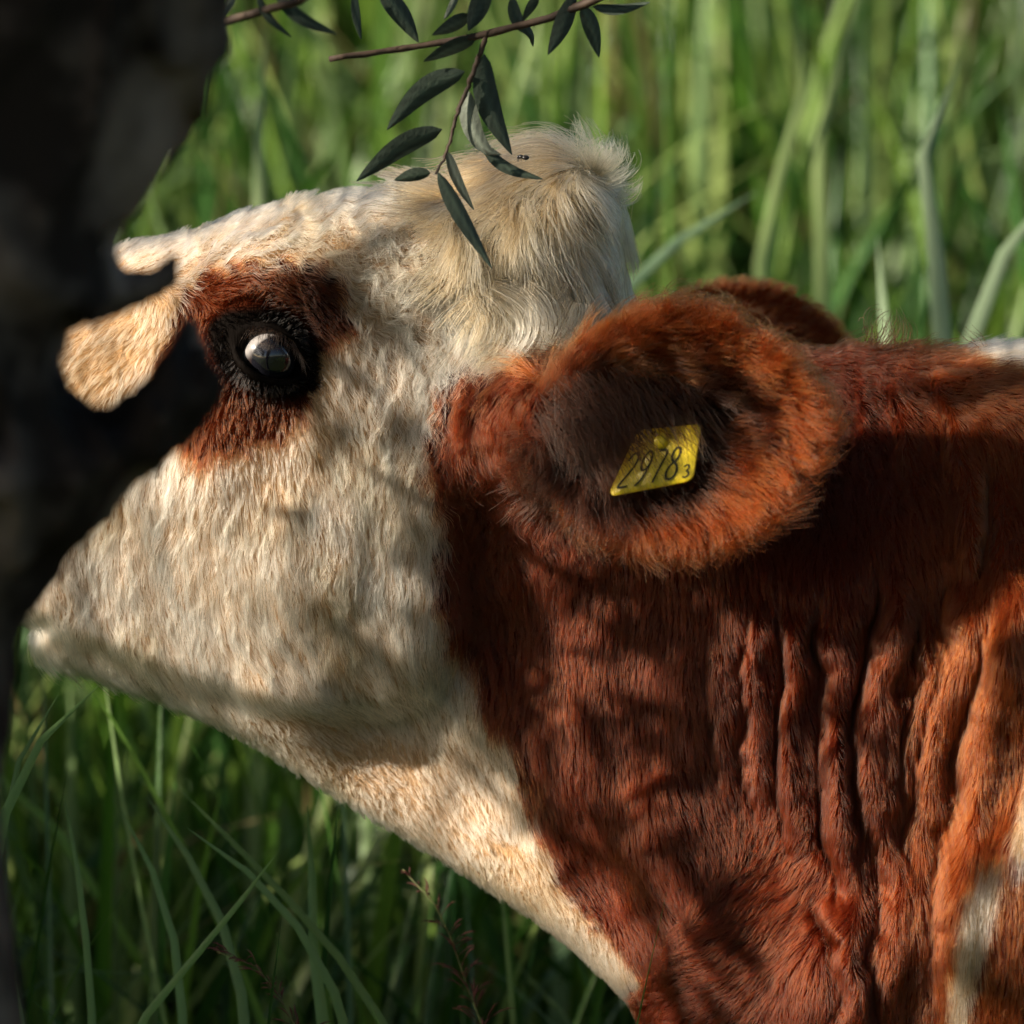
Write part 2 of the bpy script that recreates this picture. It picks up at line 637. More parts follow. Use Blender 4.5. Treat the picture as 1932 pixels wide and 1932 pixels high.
# boughs whose leaves dapple the cow: (u0, v0, u1, v1, depth Y, leaf cover)
DAPPLE = [(850, 960, 1040, 1540, -.09, 1.8), (1030, 1060, 1400, 1700, -.12, 1.1), (1480, 880, 1932, 1110, -.14, 1.0), (1100, 1680, 1500, 1940, -.12, .7),
          (1400, 1330, 1700, 1480, -.15, .6), (1850, 1210, 1960, 1330, -.2, 1.2), (1780, 1780, 1960, 1950, -.2, .8), (1860, 1640, 1960, 1730, -.2, .9),
          (1620, 650, 1960, 740, -.08, .8), (540, 950, 680, 1080, -.1, .45), (590, 770, 810, 850, -.1, .55), (640, 1280, 930, 1390, -.09, 1.3), (1200, 540, 1620, 640, .2, 1.6),
          (350, 392, 480, 432, -.0, .8), (640, 555, 770, 620, -.1, .3), (1130, 640, 1400, 760, -.2, .5), (880, 780, 1010, 880, -.12, .5), (1480, 880, 1932, 1120, -.14, .7), (1040, 1000, 1420, 1250, -.11, .6)]
for u0, v0, u1, v1, Yd, dep in DAPPLE:
    nl = int(dep * (u1 - u0 + 90) * (v1 - v0 + 90) / 5200.0 + .5)
    nb = max(1, int((u1 - u0) * (v1 - v0) / 60000 + .5))
    dist = rng.uniform(1.05, 1.5, nb)
    cx_ = rng.uniform(u0, u1, nb)
    for i in range(nb):
        shade_bough(P(cx_[i], (v0 + v1) / 2, Yd) + SUNV * dist[i], 0, (.05, .05, .05))
    for _ in range(nl):
        i = rng.integers(nb)
        d_ = norm(np.array([rng.normal(0, .6), rng.normal(0, .6), -1.0 + rng.normal(0, .5)]))
        ln = rng.uniform(.05, .085)
        p = P(rng.uniform(u0, u1), rng.uniform(v0, v1), Yd) + SUNV * (dist[i] + rng.normal(0, .08)) - d_ * ln * .5
        crown_pos.append(p)
        crown_dir.append(d_)
        crown_len.append(ln)
# shade on the trunk
for v in (-180, -50, 150, 350, 550, 750, 950, 1150, 1400, 1700):
    for du in (-250, -60, 130, 320):
        shade(du, v, TY - .08, rng.uniform(.9, 1.3), 40, (.09, .13, .11))
# shade on the long grass under the chin
for u in (-100, 150, 400, 650, 850):
    for v in (1450, 1600, 1750, 1900, 2050):
        if v > 1350 + .72 * max(u - 300, 0):
            for Yg in (.05, .45, .85):
                shade(u, v, Yg, rng.uniform(1.2, 1.7), 75, (.09, .14, .08))
# general foliage overhead, out of view, made larger and denser to cut the sky light
for _ in range(13000):
    d = norm(rng.normal(0, 1, 3))
    p = np.array([-.3, -.9, 3.6]) + d * np.array([2.6, 2.4, .9]) * rng.uniform(.35, 1) ** .5
    crown_pos.append(p)
    crown_dir.append(norm(np.array([rng.normal(0, .6), rng.normal(0, .6), -.8])))
    crown_len.append(rng.uniform(.10, .18))


def leaf_batch(pos, dirs, length, wratio=.19):
    pos, dirs, length = np.array(pos), np.array(dirs), np.array(length)
    n = len(pos)
    sd = norm(np.cross(dirs, rng.normal(0, 1, (n, 3))))
    nm = np.cross(dirs, sd)
    prof = [(0, .02), (.25, .8), (.5, 1.0), (.78, .55), (1, .02)]
    rows = []
    for t, w in prof:
        c = pos + dirs * (length * t)[:, None] + nm * (length * .12 * t * t)[:, None]
        hw = (length * wratio * .5 * w)[:, None]
        rows += [c - sd * hw, c + sd * hw]
    V = np.stack(rows, 1).reshape(-1, 3)
    b = (np.arange(n) * 10)[:, None] + (np.arange(4) * 2)[None, :]
    b = b.ravel()
    return V, np.stack([b, b + 1, b + 3, b + 2], 1)


V, Q = leaf_batch(crown_pos, crown_dir, crown_len)
C = np.repeat(np.array([0.035, 0.07, 0.03]) * rng.uniform(.7, 1.3, (len(crown_pos), 1)), 10, 0)
tag(mesh_obj('crown_and_shade_leaves', V, Q, M_LEAF, tree, attrs={'col': C}), kind='stuff')  # overhead foliage together with the leaves added to cast shade


# the twigs that hang into the picture
def lay(pts, Y):
    return [P(u, v, Y if np.isscalar(Y) else Y[i]) for i, (u, v) in enumerate(pts)]


def twig(pts, Y, r0, r1, n=18, wob=.0006, seed=1, name='twig', parent=tree, start=()):
    n = n * 3
    rr_ = np.linspace(r0, r1, n) * (1 + .22 * np.abs(np.random.default_rng(seed).normal(0, 1, n)) * (np.arange(n) % 5 == 0) + np.random.default_rng(seed + 1).normal(0, .06, n))
    V, Fq = tube(bend_path([np.array(q, float) for q in start] + lay(pts, Y), n, wob * .7, seed), rr_, 8)
    return mesh_obj(name, V, Fq, M_TWIG, parent)


def leaf(parent, path, width, Y0, Y1, face=0.5, shade_=1.0, silver=False, seed=0):
    """a willow leaf along a path in the side view; 'face' sets how squarely it faces the viewer"""
    n = 13
    p2 = np.array(path, float)
    ys = np.linspace(Y0, Y1, len(p2))
    pth = bend_path([P(a, b, y) for (a, b), y in zip(p2, ys)], n)
    t = norm(np.gradient(pth, axis=0))
    vdir = np.array([0, -1.0, 0])
    sd = norm(np.cross(t, vdir))
    up = np.cross(sd, t)
    sd2 = sd * math.cos(face) + up * math.sin(face)
    up2 = np.cross(sd2, t)
    s = np.linspace(0, 1, n)
    w = width * S * .5 / max(math.cos(face), .4) * np.maximum(np.sin(np.pi * s ** .8) ** .8 * (1 - .25 * s), .0) + .0004
    V, C = [], []
    base = np.array([.040, .056, .040]) * shade_ if not silver else np.array([.15, .17, .135]) * shade_
    r = np.random.default_rng(seed + 100)
    ph = r.uniform(0, 6)
    for i in range(n):
        wav = .10 * w[i] * math.sin(ph + 5 * s[i])
        for k, (a, h) in enumerate(((-1, .22), (-.5, .08), (0, 0), (.5, .08), (1, .22))):
            V.append(pth[i] + sd2[i] * a * w[i] - up2[i] * (h * w[i]) + up2[i] * wav * a)
            C.append(base * ((1.8 if a == 0 else 1.0) + .25 * math.sin(40 * s[i] + 6 * abs(a))))
    F_ = []
    for i in range(n - 1):
        for k in range(4):
            a = i * 5 + k
            F_.append((a, a + 1, a + 6, a + 5))
    return mesh_obj('leaf', V, F_, M_LEAF, parent, attrs={'col': np.array(C)})


TWY = -0.17
t1 = twig([(1900, -420), (1500, -180), (1130, -4), (1040, 32), (920, 66), (770, 90), (622, 112)], [-.5, -.3, TWY, TWY, TWY, TWY, TWY - .02], .011, .0022, 50, start=[limb_paths[2][9], limb_paths[2][9] + [.35, -.05, -.35], (.75, -.45, 1.95)])
t2 = twig([(918, 66), (905, 100), (888, 150), (862, 215), (845, 285), (822, 328)], [TWY, TWY, TWY, TWY, TWY, TWY - .01], .0022, .0010, 16, seed=4)
t3 = twig([(760, -190), (590, -6), (500, 20), (414, 46)], [-.6, -.32, -.30, -.29], .009, .0030, 30, .001, 6, start=[limb_paths[2][4], limb_paths[2][4] + [.1, .02, -.3], (.02, -.62, 1.9)])
LEAVES = [(t2, [(877, 135), (800, 165), (730, 245)], 46, -.17, -.18, .25, 1, 0), (t2, [(834, 244), (760, 272), (673, 342)], 44, -.17, -.18, .35, .9, 0),
          (t2, [(812, 326), (780, 330), (744, 340)], 26, -.18, -.18, .3, .9, 0), (t2, [(913, 102), (915, 190), (966, 292)], 46, -.165, -.16, .3, .9, 0),
          (t2, [(880, 168), (885, 240), (915, 285), (946, 292)], 38, -.16, -.15, -.3, 1, 1), (t2, [(908, 272), (950, 318), (1024, 338)], 22, -.15, -.145, .3, 1, 0),
          (t2, [(844, 286), (862, 340), (894, 396)], 20, -.16, -.13, .2, 1, 1), (t2, [(826, 325), (865, 400), (928, 506)], 30, -.18, -.19, .4, 1.1, 0),
          (t1, [(898, 74), (850, 92), (799, 116)], 30, -.17, -.18, .5, .8, 0), (t1, [(890, 30), (850, 50), (815, 66)], 28, -.17, -.19, .5, .8, 0),
          (t1, [(716, -20), (755, 20), (790, 80)], 40, -.18, -.17, .3, 1, 0), (t1, [(668, -20), (672, 30), (681, 74)], 16, -.19, -.19, .6, 1, 0),
          (t1, [(1084, -10), (1062, 50), (1034, 103)], 36, -.17, -.18, .3, .8, 0), (t1, [(1098, 10), (1118, 50), (1130, 108)], 32, -.17, -.16, .3, 1.2, 0),
          (t1, [(1118, 12), (1165, 20), (1226, 4)], 20, -.17, -.17, .4, 1.1, 0), (t1, [(966, -6), (975, 40), (1004, 62), (1006, 88)], 24, -.17, -.16, .6, .9, 0),
          (t1, [(925, -25), (905, 15), (884, 58)], 40, -.17, -.18, .5, .7, 0), (t3, [(485, -10), (505, 35), (550, 70)], 15, -.30, -.31, .5, 1, 0),
          (t3, [(522, -10), (570, 40), (636, 64)], 24, -.30, -.31, .3, 1, 0), (t3, [(446, -10), (430, 15), (412, 46)], 15, -.30, -.31, .3, 1, 1),
          (t1, [(862, -10), (852, 14), (838, 36)], 13, -.17, -.17, .3, 1, 1), (t1, [(1016, -8), (1000, 18), (985, 40)], 18, -.17, -.17, .5, .8, 0)]
for i, (pr, path, w, y0, y1, fc, sh, sv) in enumerate(LEAVES):
    leaf(pr, path, w, y0, y1, fc, sh, sv, i)

# ------------------------------------------------------------------ single plants that stand out of the grass
def strap_blade(name, path, width, Y, parent, color, seed=0):
    n = 16
    pth = bend_path([P(a, b, y) for (a, b), y in zip(path, np.linspace(Y[0], Y[1], len(path)))], n)
    t = norm(np.gradient(pth, axis=0))
    r = np.random.default_rng(seed)
    f = r.uniform(-.5, .5)
    sd = norm(np.cross(t, [math.sin(f), -math.cos(f), 0]))
    up = np.cross(sd, t)
    s = np.linspace(0, 1, n)
    w = width * S * .5 * np.minimum(1, .6 + s * 1.5) * np.sqrt(np.clip(1 - s ** 4, .0006, 1))
    V = np.stack([pth - sd * w[:, None], pth + up * (w * .3)[:, None], pth + sd * w[:, None]], 1).reshape(-1, 3)
    F_ = []
    for i in range(n - 1):
        F_ += [(3 * i, 3 * i + 1, 3 * i + 4, 3 * i + 3), (3 * i + 1, 3 * i + 2, 3 * i + 5, 3 * i + 4)]
    return mesh_obj(name, V, F_, M_GRASS, parent, attrs={'col': np.tile(color, (len(V), 1))})


def reed(root_uv, Y, label, blades, width=52, color=(.38, .50, .30)):
    base = P(root_uv[0], root_uv[1], Y)
    base[2] = float(ground_z(np.array(base[0]), np.array(base[1])))
    o = empty('reed_plant', base)
    tag(o, label, 'reed', 'broad-bladed reeds on the bank')
    r = np.random.default_rng(int(root_uv[0]))
    # layout height of the root so that every blade starts on the ground
    vroot = root_uv[1] + (P(root_uv[0], root_uv[1], Y)[2] - base[2]) / (S * (Y - CAM[1]) / -CAM[1])
    for i, pth in enumerate(blades):
        full = [(root_uv[0] + r.uniform(-12, 12), vroot), ((root_uv[0] + pth[0][0]) / 2, (vroot + pth[0][1]) / 2)] + list(pth)
        strap_blade('blade', full, width * r.uniform(.8, 1.1), (Y, Y + r.uniform(-.04, .04)), o, np.array(color) * r.uniform(.85, 1.15), i)


reed((1770, 900), .62, 'tall pale reed with a kinked long blade behind the cow neck',
     [[(1788, 640), (1758, 430), (1738, 300), (1752, 205), (1812, 112)], [(1810, 680), (1868, 520), (1932, 420), (2010, 330)], [(1682, 760), (1668, 600), (1655, 448)]])
reed((1010, 980), .70, 'reed with one blade slanting out beside the cow poll',
     [[(1120, 585), (1210, 500), (1330, 422), (1428, 362)]], 42, (.30, .44, .26))
reed((480, 800), .85, 'pale upright reed blade rising above the cow forehead',
     [[(486, 480), (492, 320), (486, 170), (500, 60)]], 44, (.36, .46, .22))
reed((1500, 900), .95, 'reed with two pale leaning blades above the far ear',
     [[(1420, 420), (1490, 300), (1520, 170), (1508, 10)], [(1560, 420), (1530, 300), (1580, 140), (1630, -60)]], 44, (.38, .50, .19))

M_SEED = simple_mat('seed_head', (0.10, 0.035, 0.03), 0.7, 0.2)
M_STALK = simple_mat('grass_stalk', (0.10, 0.12, 0.04), 0.6, 0.3)


def seed_stem(path, Y, label, seed):
    r = np.random.default_rng(seed)
    pts = [P(a, b, Y) for a, b in path]
    base = pts[0].copy()
    base[2] = float(ground_z(np.array(base[0]), np.array(Y)))
    o = empty('flowering_grass', base)
    tag(o, label, 'grass')
    pth = bend_path([base] + pts, 24, .002, seed)
    V, Fq = tube(pth, np.linspace(.0016, .0006, 24), 6)
    mesh_obj('stem', V, Fq, M_STALK, o)
    Vs, Fs = [], []
    for i in range(150):
        kf = r.uniform(13, 22.9)
        k = int(kf)
        q0 = pth[k] + (pth[k + 1] - pth[k]) * (kf - k)
        d = norm(np.array([r.normal(0, .7), r.normal(0, .5), 0]) + .9 * norm(pth[min(k + 1, 23)] - pth[k - 1]))
        L = r.uniform(.010, .042) * (1.3 - (k - 13) / 14)
        b = bend_path([q0, q0 + d * L * .6, q0 + d * L + [0, 0, -.25 * L]], 6)
        v_, f_ = tube(b, [.00022, .00022, .00025, .0007, .0006, .0001], 4)
        o0 = sum(len(q) for q in Vs)
        Vs.append(v_)
        Fs += [tuple(x + o0 for x in q) for q in f_]
    mesh_obj('panicle', np.concatenate(Vs), Fs, M_SEED, o)


seed_stem([(960, 2200), (905, 1900), (855, 1740), (760, 1640)], .02, 'thin grass stem with a reddish seed head drooping beside the cow throat', 3)
seed_stem([(640, 2200), (560, 1960), (500, 1820), (410, 1795)], -.05, 'thin grass stem with a brown seed head bent over low in shade', 8)


def grass_tuft(label, blades, Y, group='tufts of long grass beside the willow'):
    b0 = np.mean([P(b[0][0][0], 2400, Y) for b in blades], axis=0)
    b0[2] = float(ground_z(np.array(b0[0]), np.array(Y)))
    o = empty('grass_tuft', b0)
    tag(o, label, 'grass', group)
    vroot = 966 + (ZC - b0[2]) / S
    for i, (pth, w) in enumerate(blades):
        r = np.random.default_rng(i + 50)
        (a0, b0_), (a1, b1) = pth[0], pth[1]
        root = (a0 + (a0 - a1) / (b0_ - b1 + 1e-6) * 120, b0_ + 500)
        strap_blade('blade', [(root[0] * .6 + a0 * .4, vroot), root] + list(pth), w, (Y, Y + r.uniform(-.08, .08)), o, np.array([.16, .27, .09]) * r.uniform(.7, 1.2), i + 5)


grass_tuft('tuft of long green blades crossing each other under the cow chin',
           [([(350, 2000), (335, 1780), (290, 1640), (225, 1520)], 24), ([(470, 2000), (455, 1850), (400, 1680), (275, 1500)], 26), ([(180, 2050), (170, 1850), (150, 1650), (120, 1500)], 20),
            ([(215, 1990), (330, 1850), (440, 1720), (530, 1600)], 20), ([(680, 2000), (600, 1790), (470, 1640), (350, 1560)], 24), ([(620, 1980), (590, 1830), (590, 1640), (580, 1520)], 34),
            ([(760, 1980), (640, 1800), (500, 1650), (330, 1480)], 22)], .03)
grass_tuft('pale blades of grass leaning out from behind the willow trunk below the chin',
           [([(-40, 1800), (15, 1480), (80, 1390), (190, 1290)], 30), ([(-30, 1800), (20, 1470), (60, 1380), (110, 1310)], 20), ([(60, 2100), (45, 1932), (30, 1850)], 24)], -.12)

# ------------------------------------------------------------------ the cow
def near_uv(x, z, yref=-0.11):
    """layout coordinates of a point on the cow's near flank (a plain side view of the animal)"""
    p0 = P(966, 966, yref)
    k = (CAM[1] - yref) / CAM[1]
    return 966 + x / (S * k), 966 - (z - p0[2]) / (S * k) * 1.0


PROFILE = [(-190, 900), (-178, 820), (-125, 720), (-35, 635), (55, 562), (150, 503), (240, 466), (350, 448), (450, 414),
           (550, 388), (640, 372), (720, 366), (800, 372), (860, 378), (915, 352), (975, 328), (1035, 318), (1080, 326),
           (1115, 355), (1132, 415), (1136, 500), (1142, 575), (1190, 625), (1300, 662), (1450, 668), (1600, 668),
           (1700, 668), (1800, 664), (1932, 658), (2100, 655), (2400, 645), (3000, 665), (3800, 640), (4600, 635),
           (5000, 690), (5200, 830), (5250, 1050), (5180, 1500), (5050, 2000), (4800, 2300), (4300, 2500), (3500, 2580),
           (2700, 2530), (2200, 2450), (1800, 2350), (1500, 2230), (1330, 2100), (1245, 1985), (1198, 1890), (1095, 1790),
           (1000, 1718), (900, 1655), (800, 1592), (700, 1535), (600, 1474), (500, 1408), (400, 1352), (330, 1315),
           (260, 1288), (180, 1262), (110, 1238), (78, 1218), (72, 1195), (85, 1168), (30, 1150), (-60, 1110), (-150, 1030)]
# half thickness W (m) and rounding reach D (layout units) over the side view
SHAPE = [(-150, 900, .048, 130), (0, 1050, .055, 150), (0, 700, .056, 150), (150, 560, .064, 130), (200, 850, .073, 190), (150, 1150, .064, 40), (100, 1220, .060, 26), (200, 1255, .066, 26), (300, 1280, .074, 30), (400, 1330, .074, 36),
         (350, 500, .088, 110), (480, 640, .098, 150), (480, 470, .092, 110), (650, 450, .096, 120), (850, 480, .093, 130), (1080, 420, .074, 150),
         (1060, 600, .090, 200), (700, 650, .100, 250), (900, 800, .104, 250), (450, 900, .092, 250), (600, 1080, .098, 260),
         (820, 1150, .098, 260), (500, 1320, .086, 80), (700, 1450, .056, 55), (900, 1560, .060, 60), (1100, 1720, .066, 70),
         (950, 1300, .086, 250), (1100, 1000, .104, 300), (1100, 1400, .100, 330), (1300, 750, .092, 260), (1350, 1000, .122, 400),
         (1300, 1600, .128, 330), (1400, 1300, .132, 450), (1700, 750, .095, 300), (1700, 1100, .150, 480), (1650, 1500, .156, 480),
         (1350, 1850, .128, 300), (1600, 1900, .172, 400), (1932, 800, .120, 350), (1932, 1200, .196, 550), (1932, 1700, .215, 550),
         (2400, 1300, .27, 800), (3200, 1500, .34, 950), (4300, 1400, .33, 900), (4900, 1200, .26, 700), (2300, 2200, .2, 500)]
CHEEK = [(-300, 1000), (-20, 1180), (150, 1246), (300, 1300), (450, 1346), (600, 1378), (730, 1380), (830, 1325), (885, 1210),
         (870, 1000), (820, 700), (500, 300), (-300, 300)]
CREASES = [([(1330, 1200), (1318, 1330), (1372, 1540)], 0.003, 0.9), ([(1420, 1120), (1396, 1250), (1404, 1420), (1440, 1600)], 0.0055, .9),
           ([(1474, 1140), (1486, 1260), (1464, 1420), (1500, 1650)], 0.008, 1.0), ([(1560, 1110), (1540, 1290), (1556, 1450), (1560, 1610), (1600, 1780)], 0.011, 1.2),
           ([(1655, 1040), (1640, 1220), (1612, 1400), (1618, 1680)], 0.013, 1.4), ([(1740, 1120), (1722, 1290), (1684, 1430), (1690, 1580)], 0.006, .9),
           ([(1790, 1060), (1768, 1220), (1720, 1420), (1700, 1700)], 0.006, 1.2), ([(1885, 1060), (1815, 1360), (1765, 1640), (1745, 1932)], 0.008, 1.5),
           ([(1600, 700), (1610, 790), (1600, 900)], 0.006, 0.8), ([(1640, 1540), (1660, 1660), (1640, 1800), (1660, 1960)], .006, 1.1),
           ([(1670, 690), (1690, 780), (1680, 900)], 0.006, 0.8), ([(1760, 690), (1780, 800), (1765, 930)], 0.006, 0.9),
           ([(1540, 1690), (1570, 1760), (1580, 1860), (1560, 1960)], 0.012, 1.2), ([(1850, 1100), (1860, 1000), (1850, 850)], 0.006, 1.2)]
BUMPS = [(470, 565, .014, 105), (420, 680, .004, 80), (740, 650, -.010, 90), (560, 1060, .010, 210), (330, 900, .006, 120), (1300, 1790, .012, 150),
         (960, 800, .006, 90), (700, 430, -.004, 90), (480, 455, .004, 120), (1480, 1150, .008, 120), (930, 1200, -.010, 90), (1720, 1750, .012, 120)]
EYE_C = None


def axis(segs):
    out = [segs[0][0]]
    for a, b, h in segs:
        n = max(2, int(round((b - a) / h)))
        out += list(np.linspace(a, b, n + 1)[1:])
    return np.array(out)


def ux(u):
    return (u - 966) * S


def vz(v):
    return P(966, v, 0)[2]


gx = axis([(ux(-260), ux(380), .005), (ux(380), ux(620), .0022), (ux(620), ux(2020), .0045), (ux(2020), ux(2500), .012), (ux(2500), ux(5500), .03)])
gy = axis([(-.40, -.27, .012), (-.27, -.075, .0032), (-.075, .075, .009), (.075, .27, .0055), (.27, .40, .012)])
gz = axis([(-0.04, vz(2000), .022), (vz(2000), vz(780), .0045), (vz(780), vz(560), .0022), (vz(560), vz(220), .0045)])

GX2, GZ2 = np.meshgrid(gx, gz, indexing='ij')
prof = np.array([(P(u, v)[0], P(u, v)[2]) for u, v in PROFILE])
d2 = poly_sd(GX2, GZ2, prof)
U2, Vv2 = near_uv(GX2, GZ2)
W2, D2 = idw(U2, Vv2, SHAPE, 3.2, 60)
D2 = D2 * S
ck = poly_sd(U2, Vv2, CHEEK)
W2 = W2 + 0.026 * (sstep(-20, 50, ck) - 1) * (Vv2 > 900) * (U2 < 1100) * sstep(1100, 800, U2) * sstep(900, 1100, Vv2)
for bu, bv, h, r in BUMPS:
    W2 = W2 + h * np.exp(-((U2 - bu) ** 2 + (Vv2 - bv) ** 2) / (r * r))
fold = np.zeros_like(W2)
for pts, h, wd in CREASES:
    dd, sd, par = line_sd(U2 + 16 * N2(U2 / 60 + 9, Vv2 / 75) + 6 * N2b(U2 / 24, Vv2 / 30), Vv2, pts)
    fade = sstep(0.0, 0.22, par) * sstep(1.0, 0.75, par)
    h = h * (1 + .45 * N2b(U2 / 45 + 2, Vv2 / 110))
    groove = -np.exp(-(sd / (9 * wd)) ** 2) * 1.0
    ridge = np.exp(-((sd - 26 * wd) / (22 * wd)) ** 2) * 0.9
    fold += 1.45 * h * fade * (groove + ridge)
W2 = W2 + fold
W2 = W2 + 0.0016 * N2(U2 / 70, Vv2 / 90) + 0.0010 * N2b(U2 / 33, Vv2 / 45)
W2 = np.maximum(W2, 0.03)
A2 = np.maximum(D2 - d2, 0) * (W2 / D2)
F = (np.sqrt(A2[:, None, :] ** 2 + gy[None, :, None] ** 2) - W2[:, None, :]).astype(np.float32)
X3, Y3, Z3 = gx[:, None, None], gy[None, :, None], gz[None, None, :]

# legs and tail (out of the picture, but the animal stands on them)


def leg(fu, fy, hind):
    global F
    x = ux(fu)
    for sy in (-1, 1):
        y = sy * fy
        if hind:
            pts = [((x, y, .62), .13), ((x - .07, y, .47), .085), ((x + .06, y, .33), .045), ((x + .03, y, .10), .034), ((x - .02, y, .03), .05)]
        else:
            pts = [((x, y, .60), .10), ((x - .01, y, .40), .052), ((x, y, .32), .046), ((x, y, .10), .034), ((x - .03, y, .03), .05)]
        i0 = np.searchsorted(gx, x - .4)
        i1 = np.searchsorted(gx, x + .4)
        k1 = np.searchsorted(gz, .85)
        sub = F[i0:i1, :, :k1]
        for (a, ra), (b, rb) in zip(pts[:-1], pts[1:]):
            sub = smin(sub, capsule(X3[i0:i1], Y3, Z3[:, :, :k1], a, b, ra, rb), .03)
        F[i0:i1, :, :k1] = sub


leg(2350, .15, False)
leg(4800, .17, True)
tl = [(ux(5150), 0, vz(760)), (ux(5330), 0, vz(1100)), (ux(5330), 0, vz(2300))]
for a, b in zip(tl[:-1], tl[1:]):
    F[-40:] = smin(F[-40:], capsule(X3[-40:], Y3, Z3, a, b, .03, .022), .03)

# ears: shallow bowls on a short stalk, swept back; the far one is the mirror image
EAR_O = P(1278, 806, -0.205)
EAR_A = norm(np.array([1.0, -0.30, 0.06]))                # from the stalk to the tip
EAR_B = norm(np.cross(np.cross(EAR_A, [0, 0, 1.0]), EAR_A))
EAR_B = norm(EAR_B + np.array([0, 0.10, 0]))
EAR_B = norm(EAR_B - (EAR_B @ EAR_A) * EAR_A)
EAR_N = np.cross(EAR_A, EAR_B)                            # out of the bowl, towards the viewer's side
if EAR_N[1] > 0:
    EAR_N = -EAR_N
EA, EB, EDEP = 0.106, 0.084, 0.024


FAR_DX = 0.055                                             # the far ear is laid further back


def ear_local(X, Y, Z):
    a = (X - EAR_O[0]) * EAR_A[0] + (Y - EAR_O[1]) * EAR_A[1] + (Z - EAR_O[2]) * EAR_A[2]
    b = (X - EAR_O[0]) * EAR_B[0] + (Y - EAR_O[1]) * EAR_B[1] + (Z - EAR_O[2]) * EAR_B[2]
    c = (X - EAR_O[0]) * EAR_N[0] + (Y - EAR_O[1]) * EAR_N[1] + (Z - EAR_O[2]) * EAR_N[2]
    return a, b, c


def ear_f(X, Y, Z):
    a, b, c = ear_local(X, Y, Z)
    an = a / EA
    bn = b / (EB * (1 - 0.16 * np.clip(an, 0, 1.2) ** 2))
    r2 = an ** 2 + bn ** 2
    c0 = EDEP * (np.minimum(r2, 1.6) - 1) * (0.9 - 0.2 * an) + 0.004 * np.clip(bn, 0, 1) ** 2
    slope = 2 * EDEP / EB * np.sqrt(np.minimum(r2, 1.3))
    sheet = (np.abs(c - c0) - 0.0046) / np.sqrt(1 + slope ** 2)
    rim = (np.sqrt(r2) - 1) * EB * 0.9
    k = 0.006
    h = np.clip(0.5 - 0.5 * (rim - sheet) / k, 0, 1)
    return rim * (1 - h) + sheet * h + k * h * (1 - h)


i0, i1 = np.searchsorted(gx, ux(860)), np.searchsorted(gx, ux(1820))
k0, k1 = np.searchsorted(gz, vz(1150)), np.searchsorted(gz, vz(480))
near = gy < 0
Fe = np.full(F.shape, 1.0, dtype=np.float32)
for sgn in (1, -1):
    jj = np.nonzero((gy < 0) if sgn > 0 else (gy > 0))[0]
    j0, j1 = jj[0], jj[-1] + 1
    Xs, Ys, Zs = X3[i0:i1], Y3[:, j0:j1] * sgn, Z3[:, :, k0:k1]
    e = ear_f(Xs - (0 if sgn > 0 else FAR_DX), Ys, Zs)
    st = capsule(Xs, Ys, Zs, P(965, 800, -0.080), P(1060, 800, -0.150), .050, .036)
    hol = capsule(Xs, Ys, Zs, P(1110, 800, -0.195), P(1230, 800, -0.225), .020, .050)
    st = np.maximum(st, -hol)
    e = smin(e, st, .016)
    Fe[i0:i1, j0:j1, k0:k1] = e
    F[i0:i1, j0:j1, k0:k1] = smin(F[i0:i1, j0:j1, k0:k1], e, .02)

# eyes: a socket with thick lids and an almond-shaped slit
EYE_R = 0.0235
EYE_C = P(507, 668, -0.0915)


def almond(u, v):
    """signed distance (layout units) to the lid opening, positive inside"""
    cu, cv, th = 505, 670, math.radians(30)
    a = (u - cu) * math.cos(th) + (v - cv) * math.sin(th)
    b = -(u - cu) * math.sin(th) + (v - cv) * math.cos(th)
    up = 84 - np.hypot(a, b - 36)
    dn = 100 - np.hypot(a, b + 62)
    return np.minimum(up, dn)


i0, i1 = np.searchsorted(gx, EYE_C[0] - .06), np.searchsorted(gx, EYE_C[0] + .06)
k0, k1 = np.searchsorted(gz, EYE_C[2] - .06), np.searchsorted(gz, EYE_C[2] + .06)
for sgn in (1, -1):
    Xs, Ys, Zs = X3[i0:i1], Y3 * sgn, Z3[:, :, k0:k1]
    r = np.sqrt((Xs - EYE_C[0]) ** 2 + (Ys - EYE_C[1]) ** 2 + (Zs - EYE_C[2]) ** 2)
    ue, ve = near_uv(Xs, Zs, -0.115)
    al = almond(ue, ve) * S
    outer = (Ys < -0.05)
    lid = np.abs(r - (EYE_R + .0042)) - .0042
    rim_ = 0.0026 - np.abs(al + 0.004)                      # a thicker roll along the slit
    lid = lid - np.clip(rim_, 0, 1) * 0.8
    lid = np.maximum(lid, al)
    sub = F[i0:i1, :, k0:k1]
    new = smin(sub, np.where(outer, lid, 1.0), .006)
    new = np.maximum(new, np.where(outer, -(np.maximum(r - EYE_R - .0004, -(al + .0005))), -1))
    new = np.maximum(new, np.where(outer, -(r - EYE_R + .0006), -1))
    F[i0:i1, :, k0:k1] = np.where(outer & (Ys < 0), new, sub)

# the nostril and mouth line of the muzzle behind the trunk
for a, b, ra in (((-150, 850, -.05), (-120, 870, -.06), .012), ((-190, 1030, -.065), (-40, 1085, -.085), .006)):
    for sgn in (1, -1):
        i1 = np.searchsorted(gx, ux(80))
        F[:i1] = np.maximum(F[:i1], -capsule(X3[:i1], Y3 * sgn, Z3, P(*a), P(*b), ra, ra))

BV, BQ = surface_nets(F, gx, gy, gz)
BN, BA = vert_normals(BV, BQ)


